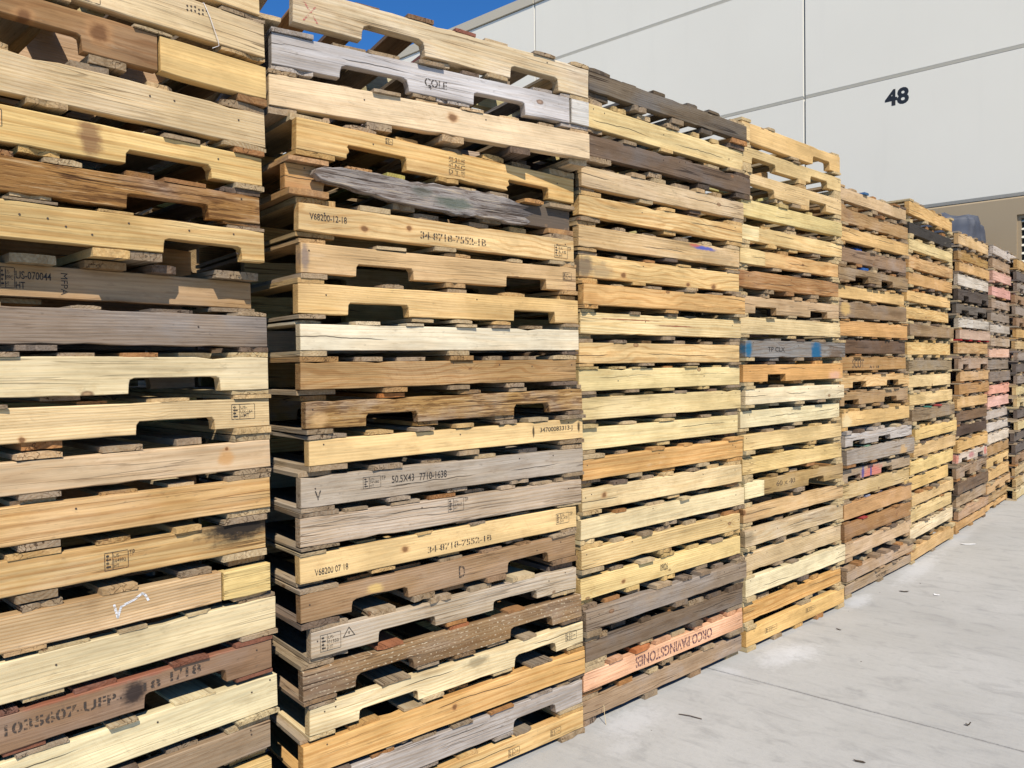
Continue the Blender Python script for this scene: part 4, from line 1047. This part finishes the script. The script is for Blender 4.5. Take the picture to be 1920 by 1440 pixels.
    for i, s in enumerate(pos):
        endb = i in (0, nt_ - 1)
        wd = lead if endb else min(rg.choice((0.072, 0.086, 0.09, 0.1, 0.115)), spacing * 0.72)
        c, ww = pick()
        if flush and endb: c, ww = [0.66, 0.52, 0.29], 0.05
        if tints and not endb and i >= nt_ // 3: c, ww = tints.pop(0), 0.2
        out = rg.uniform(0.04, 0.075) if (k, p) == (1, 8) else rg.uniform(-0.008, 0.008) if rg.random() < 0.58 else rg.uniform(-0.045, 0.016)
        th = tt - (rg.uniform(0, 0.004) if not endb else 0)
        board(s, wd, tb + h + 0.0006, th, c, ww, out, "deck_board")
    nb = 5 if (k == 2 and p <= 3) else rg.choice((3, 3, 4, 5))
    pos = [lead / 2] + [lead / 2 + (L - lead) * (i + rg.gauss(0, .05)) / (nb - 1) for i in range(1, nb - 1)] + [L - lead / 2]
    for i, s in enumerate(pos):
        endb = i in (0, nb - 1)
        c, ww = pick()
        if flush and endb: c, ww = [0.66, 0.52, 0.29], 0.05
        if (k, p) in RED_UNDER: c, ww = [0.45, 0.03, 0.03], 0.1
        clash = any(x0 - 0.02 < s < x1 + 0.02 for x0, x1 in notches)
        if clash: s = min(notches, key=lambda q: abs((q[0] + q[1]) / 2 - s)); s = (s[1] + 0.06) if s[1] < L * 0.6 else s[0] - 0.06
        out = rg.uniform(-0.006, 0.007) if rg.random() < 0.7 else rg.uniform(-0.03, 0.014)
        th = max(tb - 0.0012, 0.005)
        board(s, lead if endb else 0.09, 0.0006, th, c, ww, out, "bottom_board")

# the split grey rail that leans on the orange pallet of the second stack
r5 = roots[(2, 5)]
ol = [(0.075, 0.052), (0.10, 0.034), (0.17, 0.026), (0.26, 0.016), (0.36, 0.004), (0.44, -0.004), (0.55, -0.002), (0.66, -0.008), (0.78, -0.004), (0.90, -0.010), (0.965, -0.008),
      (0.985, 0.008), (0.955, 0.02), (1.0, 0.034), (0.945, 0.05), (0.975, 0.062), (0.91, 0.072), (0.85, 0.084), (0.62, 0.088), (0.4, 0.083), (0.2, 0.086), (0.11, 0.080), (0.085, 0.068)]
jag = random.Random(31); ol2 = []
for (a_, b_) in zip(ol, ol[1:] + ol[:1]):
    n_ = max(1, int(math.dist(a_, b_) / 0.03))
    for i in range(n_):
        t = i / n_
        ol2.append((a_[0] + (b_[0] - a_[0]) * t + jag.gauss(0, .0012), a_[1] + (b_[1] - a_[1]) * t + jag.gauss(0, .0022)))
me = prism("split_rail", ol2, 0.036, 0.0025)
me.materials.append(wood_material("pallet_wood_green_smeared", [(0.62, 0.03, 0.10, 0.022, (0.05, 0.10, 0.06), 0.6), (0.48, 0.05, 0.05, 0.02, (0.05, 0.09, 0.06), 0.4), (0.95, 0.05, 0.12, 0.03, (0.07, 0.055, 0.05), 0.6)], False, 'flaky'))
o = wood_obj("split_rail", me, r5, (0, -0.022, 0.018), (0.02, 0, 0), (1, 1, 1), (0.33, 0.28, 0.24), 1.0)
o["label"] = "split grey weathered rail with a torn tip"

# ---------------------------------------------------------------- writing on the rails
for (k, p, s, x0, x1, z0, hh, kind) in TEXTS:
    fr, L0 = fronts[(k, p)]
    flip = 'u' in kind
    if flip: x0, x1 = x1, x0; z0, hh = 0.016, 0.05
    if (k, p) == (5, 10) and 's' in kind: z0, hh = 0.014, 0.06
    z0 = max(z0, 0.006)
    bm = text_bm(s, x0 - L0, x1 - L0, z0, hh, 's' in kind, flip, 0.02 if 's' in kind else 0.012)
    mt = PURPLE_INK if flip else STENCIL_INK if 's' in kind else INK
    link("lettering", raw_mesh("lettering", bm), mt, fr)
bm = text_bm("US", 0.40, 0.42, 0.02, 0.02)
bm.free()
def quad(bm, x0, x1, z0, z1):
    vs_ = [bm.verts.new((x, -0.0009, z_)) for x, z_ in ((x0, z0), (x1, z0), (x1, z1), (x0, z1))]
    bm.faces.new(vs_)
for (k, p, x0, x1, z0, hh, a_, b_) in STAMPS:
    fr, L0 = fronts[(k, p)]
    x0 -= L0; x1 -= L0
    W = x1 - x0; t = 0.0016
    bm = bmesh.new()
    z0 = max(z0, 0.006); z1 = z0 + hh
    quad(bm, x0, x1, z0, z0 + t); quad(bm, x0, x1, z1 - t, z1)
    xm = x0 + W * 0.34
    for x in (x0, xm, x1): quad(bm, x, x + t, z0 + t, z1 - t)
    for i in range(4):
        zz = z0 + hh * (0.16 + 0.2 * i)
        quad(bm, x0 + W * 0.07, x0 + W * (0.2 if i % 2 else 0.27), zz, zz + hh * 0.09)
    quad(bm, x0 + W * 0.13, x0 + W * 0.15, z0 + hh * 0.1, z1 - hh * 0.1)
    for s, fz, fh, fw in (("US-", 0.68, 0.18, 0.5), (a_, 0.40, 0.2, 0.9), (b_, 0.12, 0.18, 0.4)):
        tb_ = text_bm(s, xm + W * 0.05, xm + W * (0.05 + 0.58 * fw), z0 + hh * fz, hh * fh)
        tm = raw_mesh("stamp", tb_); bm.from_mesh(tm); bpy.data.meshes.remove(tm)
    if (k, p) in ((1, 14), (2, 13), (2, 14), (2, 6), (2, 15)):
        tb_ = text_bm("TP", x1 + W * 0.06, x1 + W * 0.3, z1 - hh * 0.38, hh * 0.34)
        tm = raw_mesh("stamp", tb_); bm.from_mesh(tm); bpy.data.meshes.remove(tm)
    if (k, p) == (1, 8):
        tb_ = text_bm("MFPA", 0.0, 1.0, 0.0, 1.0)
        for v in tb_.verts: v.co = Vector((0.690 + 0.016 * v.co.z, -0.0009, 0.068 - 0.056 * v.co.x))
        tm = raw_mesh("stamp", tb_); bm.from_mesh(tm); bpy.data.meshes.remove(tm)
    link("stamp", raw_mesh("stamp", bm), INK, fr)
# warning triangle beside the boxed stamp, round mill stamp on the golden pallet
fr, L0 = fronts[(2, 17)]
bm = bmesh.new()
A_, B_, C_ = Vector((0.112, 0, 0.045)), Vector((0.158, 0, 0.045)), Vector((0.135, 0, 0.078))
cen = (A_ + B_ + C_) / 3
for u, v in ((A_, B_), (B_, C_), (C_, A_)):
    q = [u, v, v + (cen - v) * 0.22, u + (cen - u) * 0.22]
    bm.faces.new([bm.verts.new((t_.x, -0.0009, t_.z)) for t_ in q])
link("stamp", raw_mesh("stamp", bm), INK, fr)
bm = bmesh.new(); quad(bm, 0.133, 0.137, 0.053, 0.062)
link("stamp", raw_mesh("stamp", bm), INK, fr)
fr, L0 = fronts[(2, 4)]
bm = bmesh.new()
for row, (s1, s2, s3) in enumerate((("PDS", "21", "HK"), ("HT", "N", "C"), ("D", "T", "TPT"))):
    for c_, s in enumerate((s1, s2, s3)):
        tb_ = text_bm(s, 0.585 + 0.027 * c_, 0.604 + 0.027 * c_, 0.066 - row * 0.023, 0.014)
        tm = raw_mesh("stamp", tb_); bm.from_mesh(tm); bpy.data.meshes.remove(tm)
    quad(bm, 0.585, 0.655, 0.0618 - row * 0.023, 0.0632 - row * 0.023)
link("stamp", raw_mesh("stamp", bm), INK, fr)
fr, L0 = fronts[(2, 1)]
link("crayon_mark", raw_mesh("crayon_mark", text_bm("X", 0.03, 0.085, 0.012, 0.062, bold=-0.015)), RED_CRAYON, fr)
def ribbon(pts, wd):
    bm = bmesh.new()
    for (a_, b_) in zip(pts[:-1], pts[1:]):
        u = Vector((a_[0], a_[1])); v = Vector((b_[0], b_[1])); e = (v - u).normalized(); q = Vector((-e.y, e.x)) * wd / 2
        u -= e * wd * .3; v += e * wd * .3
        bm.faces.new([bm.verts.new((t_.x, -0.0009, t_.y)) for t_ in (u - q, v - q, v + q, u + q)])
    return bm
fr, L0 = fronts[(1, 15)]
link("chalk_mark", raw_mesh("chalk_mark", ribbon([(0.776, 0.058), (0.784, 0.024), (0.793, 0.05), (0.806, 0.055), (0.826, 0.061), (0.846, 0.073), (0.853, 0.07), (0.862, 0.052)], 0.006)), CHALK, fr)
# nail heads, staples and bent nails left in the nearer rails
# (positions drawn at random; a few per rail)
# nail holes and nail heads on some rails
NAIL, kk, bb = new_mat("rusty_nail"); bb.inputs['Base Color'].default_value = (0.07, 0.045, 0.03, 1); bb.inputs['Roughness'].default_value = 0.6
disc = bmesh.new()
bmesh.ops.create_cone(disc, cap_ends=True, segments=8, radius1=0.0028, radius2=0.0024, depth=0.002)
bmesh.ops.rotate(disc, verts=disc.verts, cent=(0, 0, 0), matrix=Matrix.Rotation(math.pi / 2, 3, 'X'))
DISC = bm_mesh("nail", disc); DISC.materials.append(NAIL)
nails = {(1, 7): [(0.58, .06), (0.64, .058), (0.68, .043), (0.74, .03), (0.83, .07), (0.99, .07), (1.12, .075), (1.13, .02)],
         (1, 2): [(0.985 + 0.011 * (i % 6), 0.078 - 0.011 * (i // 6) + 0.002 * ((i * 7) % 3)) for i in range(11)],
         (4, 6): [], (3, 11): [(0.25, .04), (0.9, .05)]}
nrg = random.Random(77)
for (k, p), (fr_, L0_) in fronts.items():
    if k > 4 or (k, p) in nails or nrg.random() < 0.25: continue
    Lq = [q for q in PALLETS if q[0] == k and q[1] == p][0]
    nails[(k, p)] = []
    for _ in range(nrg.choice((1, 2, 2, 3, 4))):
        x = nrg.choice((nrg.uniform(0.02, 0.10), Lq[3] - nrg.uniform(0.02, 0.10), nrg.uniform(0.12, Lq[3] - 0.12)))
        if x < L0_ + 0.01 or (k, p) in BLOCKMAP: continue
        nails[(k, p)].append((x, Lq[5] * nrg.uniform(0.6, 0.9)))
for (k, p), lst in nails.items():
    fr, L0 = fronts[(k, p)]
    for (x, z_) in lst: link("nail", DISC, None, fr, (x - L0, -0.0006, z_))

# ---------------------------------------------------------------- second row standing behind (past the first few hundred pallets): one mass
bm = bmesh.new()
r2 = random.Random(21)
for k in range(1, 10):
    sx, sy, az, L = STACKS[k]
    a = math.radians(az)
    d = Vector((math.sin(a), math.cos(a), 0)); inn = Vector((-math.cos(a), math.sin(a), 0))
    o0 = Vector((sx, sy, 0)) + inn * 1.22
    zz = 0.0
    for j in range(23 if k <= 2 else 20):
        off = o0 + d * r2.uniform(-.03, .03) + inn * r2.uniform(-.03, .03)
        def bar(s0, s1, t0, t1, z0, z1):
            cs = [off + d * s + inn * t for s, t in ((s0, t0), (s1, t0), (s1, t1), (s0, t1))]
            lo = [bm.verts.new((c.x, c.y, z0)) for c in cs]; hi = [bm.verts.new((c.x, c.y, z1)) for c in cs]
            bm.faces.new(lo[::-1]); bm.faces.new(hi)
            for i in range(4): bm.faces.new((lo[i], lo[(i + 1) % 4], hi[(i + 1) % 4], hi[i]))
        for s in (0.0, 0.55, 1.09): bar(s, s + 0.11, 0, 1.0, zz, zz + 0.016)
        for t in (0.0, 0.48, 0.96): bar(0, 1.2, t + 0.001, t + 0.039, zz + 0.0165, zz + 0.106)
        for i in range(7): bar(i * 0.183, i * 0.183 + 0.1, 0, 1.0, zz + 0.1065, zz + 0.1225)
        zz += 0.1232
back = link("pallet_row", bm_mesh("pallet_row", bm), WOOD)
back.color = (0.42, 0.31, 0.18, 0.4)
tag(back, "second row of wooden pallets hidden behind the front stacks", "pallets", kind="stuff")

# ---------------------------------------------------------------- small things
def tube(name, pts, r):
    cu = bpy.data.curves.new(name, 'CURVE'); cu.dimensions = '3D'; cu.bevel_depth = r; cu.bevel_resolution = 1
    sp = cu.splines.new('POLY'); sp.points.add(len(pts) - 1)
    for q, c in zip(sp.points, pts): q.co = (*c, 1)
    ob = bpy.data.objects.new(name, cu); COL.objects.link(ob)
    me = bpy.data.meshes.new_from_object(ob.evaluated_get(bpy.context.evaluated_depsgraph_get()))
    bpy.data.objects.remove(ob); bpy.data.curves.remove(cu)
    return me
STRING, kk, bb = new_mat("white_plastic_string"); bb.inputs['Base Color'].default_value = (0.75, 0.68, 0.62, 1); bb.inputs['Roughness'].default_value = 0.5
a = math.radians(2.2); dd = Vector((math.sin(a), math.cos(a), 0)); nn_ = Vector((math.cos(a), -math.sin(a), 0)); o1 = Vector((-2.123, 0.067, 0))
def sp_(s, out, z_): v = o1 + dd * s + nn_ * out; return (v.x, v.y, z_)
tag(link("plastic_string", tube("plastic_string", [sp_(1.03, -0.02, 2.575), sp_(1.035, 0.006, 2.57), sp_(1.05, 0.010, 2.535), sp_(1.058, 0.012, 2.51), sp_(1.072, 0.012, 2.475), sp_(1.075, 0.010, 2.462), sp_(1.058, 0.004, 2.452)], 0.0010), STRING),
    "frayed white plastic string dangling over a cream pallet of the leftmost stack", "string")
TWIG, kk, bb = new_mat("dry_twig"); bb.inputs['Base Color'].default_value = (0.075, 0.055, 0.04, 1)
TWIG_PALE, kk, bb = new_mat("pale_splinter"); bb.inputs['Base Color'].default_value = (0.62, 0.47, 0.25, 1)
LEAF, kk, bb = new_mat("dry_leaf"); bb.inputs['Base Color'].default_value = (0.06, 0.045, 0.03, 1)
PAPER, kk, bb = new_mat("white_scrap"); bb.inputs['Base Color'].default_value = (0.8, 0.78, 0.75, 1)
tag(link("twig", tube("twig", [(-1.675, 3.025, 0.003), (-1.63, 3.035, 0.006), (-1.575, 3.045, 0.003)], 0.0022), TWIG), "thin dark twig lying on the concrete before the third stack", "twig")
tag(link("wood_splinter", tube("wood_splinter", [(-1.868, 2.742, 0.002), (-1.880, 2.748, 0.05), (-1.885, 2.752, 0.078)], 0.0015), TWIG_PALE), "pale splinter leaning on the bottom pallet of the third stack", "splinter")
def flake(name, x, y, rx, ry, rz, mat, lab, cat, curl=0.006):
    V = [(0, 0, 0.003)]; F = []
    fr_ = random.Random(int(x * 1000) ^ int(y * 777))
    for i in range(9):
        t = i * 2 * math.pi / 9; q = fr_.uniform(.7, 1.2)
        V.append((math.cos(t) * rx * q, math.sin(t) * ry * q, 0.003 + curl * abs(math.cos(t)) * fr_.random()))
    for i in range(9): F.append((0, 1 + i, 1 + (i + 1) % 9))
    me = mesh_from(name, V, F)
    o = link(name, me, mat, None, (x, y, 0.001), (0, 0, rz))
    o.modifiers.new("thickness", 'SOLIDIFY').thickness = 0.0015
    return tag(o, lab, cat)
flake("dry_leaf", -0.683, 3.70, 0.011, 0.007, 0.5, LEAF, "small dark curled leaf just beyond the joint in the concrete", "leaf", 0.02)
flake("dry_leaf", -0.94, 3.10, 0.020, 0.007, 0.2, LEAF, "flat dark leaf on the concrete near the bottom frame edge", "leaf")
flake("dry_leaf", -1.411, 5.61, 0.028, 0.008, 0.4, LEAF, "dark leaf on the concrete before the fifth stack", "leaf")
flake("dry_leaf", -1.50, 4.58, 0.022, 0.005, -0.3, LEAF, "slim brown leaf on the concrete before the fourth stack", "leaf")
flake("paper_scrap", -1.227, 5.66, 0.018, 0.012, 0.1, PAPER, "tiny white scrap on the concrete right of the dark leaf", "scrap")
flake("paper_scrap", -1.365, 7.40, 0.055, 0.018, 0.7, PAPER, "white paper scrap on the concrete before the sixth stack", "scrap")
bits = bmesh.new(); br = random.Random(9)
for i in range(40):
    x = br.uniform(-1.75, 1.6); y = br.uniform(2.2, 9.5)
    if x < -2.0 + 0.06 * y + 0.12: continue
    s = br.uniform(0.001, 0.003)
    mtx = Matrix.Translation((x, y, s * 0.4)) @ Matrix.Rotation(br.uniform(0, 6.3), 4, 'Z') @ Matrix.Diagonal((s * br.uniform(1, 2.6), s, s * 0.6, 1))
    bmesh.ops.create_icosphere(bits, subdivisions=1, radius=1.0, matrix=mtx)
tag(link("grit", bm_mesh("grit", bits), TWIG), "loose dark grit scattered over the concrete", "grit", kind="stuff")

# blue plastic sheeting over a tall load against the far wall
TARP, k_, bs_ = new_mat("blue_plastic_sheet")
Pp = k_.new("ShaderNodeNewGeometry").outputs['Position']
k_.put(bs_.inputs['Base Color'], k_.mix(k_.step(k_.noise(Pp, 3.0, 4.0), 0.35, 0.65), (0.05, 0.056, 0.075), (0.095, 0.10, 0.12)))
bs_.inputs['Roughness'].default_value = 0.6
V = []; F = []
tr = random.Random(2)
prof = [(0.0, 0.0), (0.0, 0.6), (0.0, 1.2), (0.0, 1.7), (0.0, 2.1), (0.0, 2.45), (0.0, 2.75), (0.0, 3.0), (0.0, 3.2), (0.0, 3.4), (0.005, 3.52), (0.012, 3.6), (0.04, 3.66), (0.16, 3.685), (0.35, 3.68), (0.6, 3.7)]
ring_n = 72
hx, hy = 0.75, 0.55
for j, (ins, zz) in enumerate(prof):
    for i in range(ring_n):
        t = 2 * math.pi * i / ring_n
        cx_, cy_ = math.cos(t), math.sin(t)
        q = max(abs(cx_), abs(cy_)) ** 0.97
        fold = 0.035 * math.sin(t * 11 + 1.2 * math.sin(zz * 2)) * (1 - min(1, ins * 2.5)) + 0.012 * math.sin(t * 23 + zz * 5)
        f = (1 - ins * 1.25) / q
        V.append((cx_ * (hx * f + fold), cy_ * (hy * f + fold), max(0, zz + (0.05 * math.sin(t * 5 + 1) if ins > 0.02 else 0) + (tr.gauss(0, .012) if 0 < j else 0))))
for j in range(len(prof) - 1):
    for i in range(ring_n):
        a_, b_ = j * ring_n + i, j * ring_n + (i + 1) % ring_n
        F.append((a_, b_, b_ + ring_n, a_ + ring_n))
F.append(tuple((len(prof) - 1) * ring_n + i for i in range(ring_n)))
tarp_me = mesh_from("tarpaulin", V, F)
tarp_me.polygons.foreach_set("use_smooth", [True] * len(tarp_me.polygons))
tag(link("tarpaulin", tarp_me, TARP, None, (-3.02, 12.95, -0.06)), "dark blue plastic tarpaulin draped over a tall load against the taupe wall", "tarp")
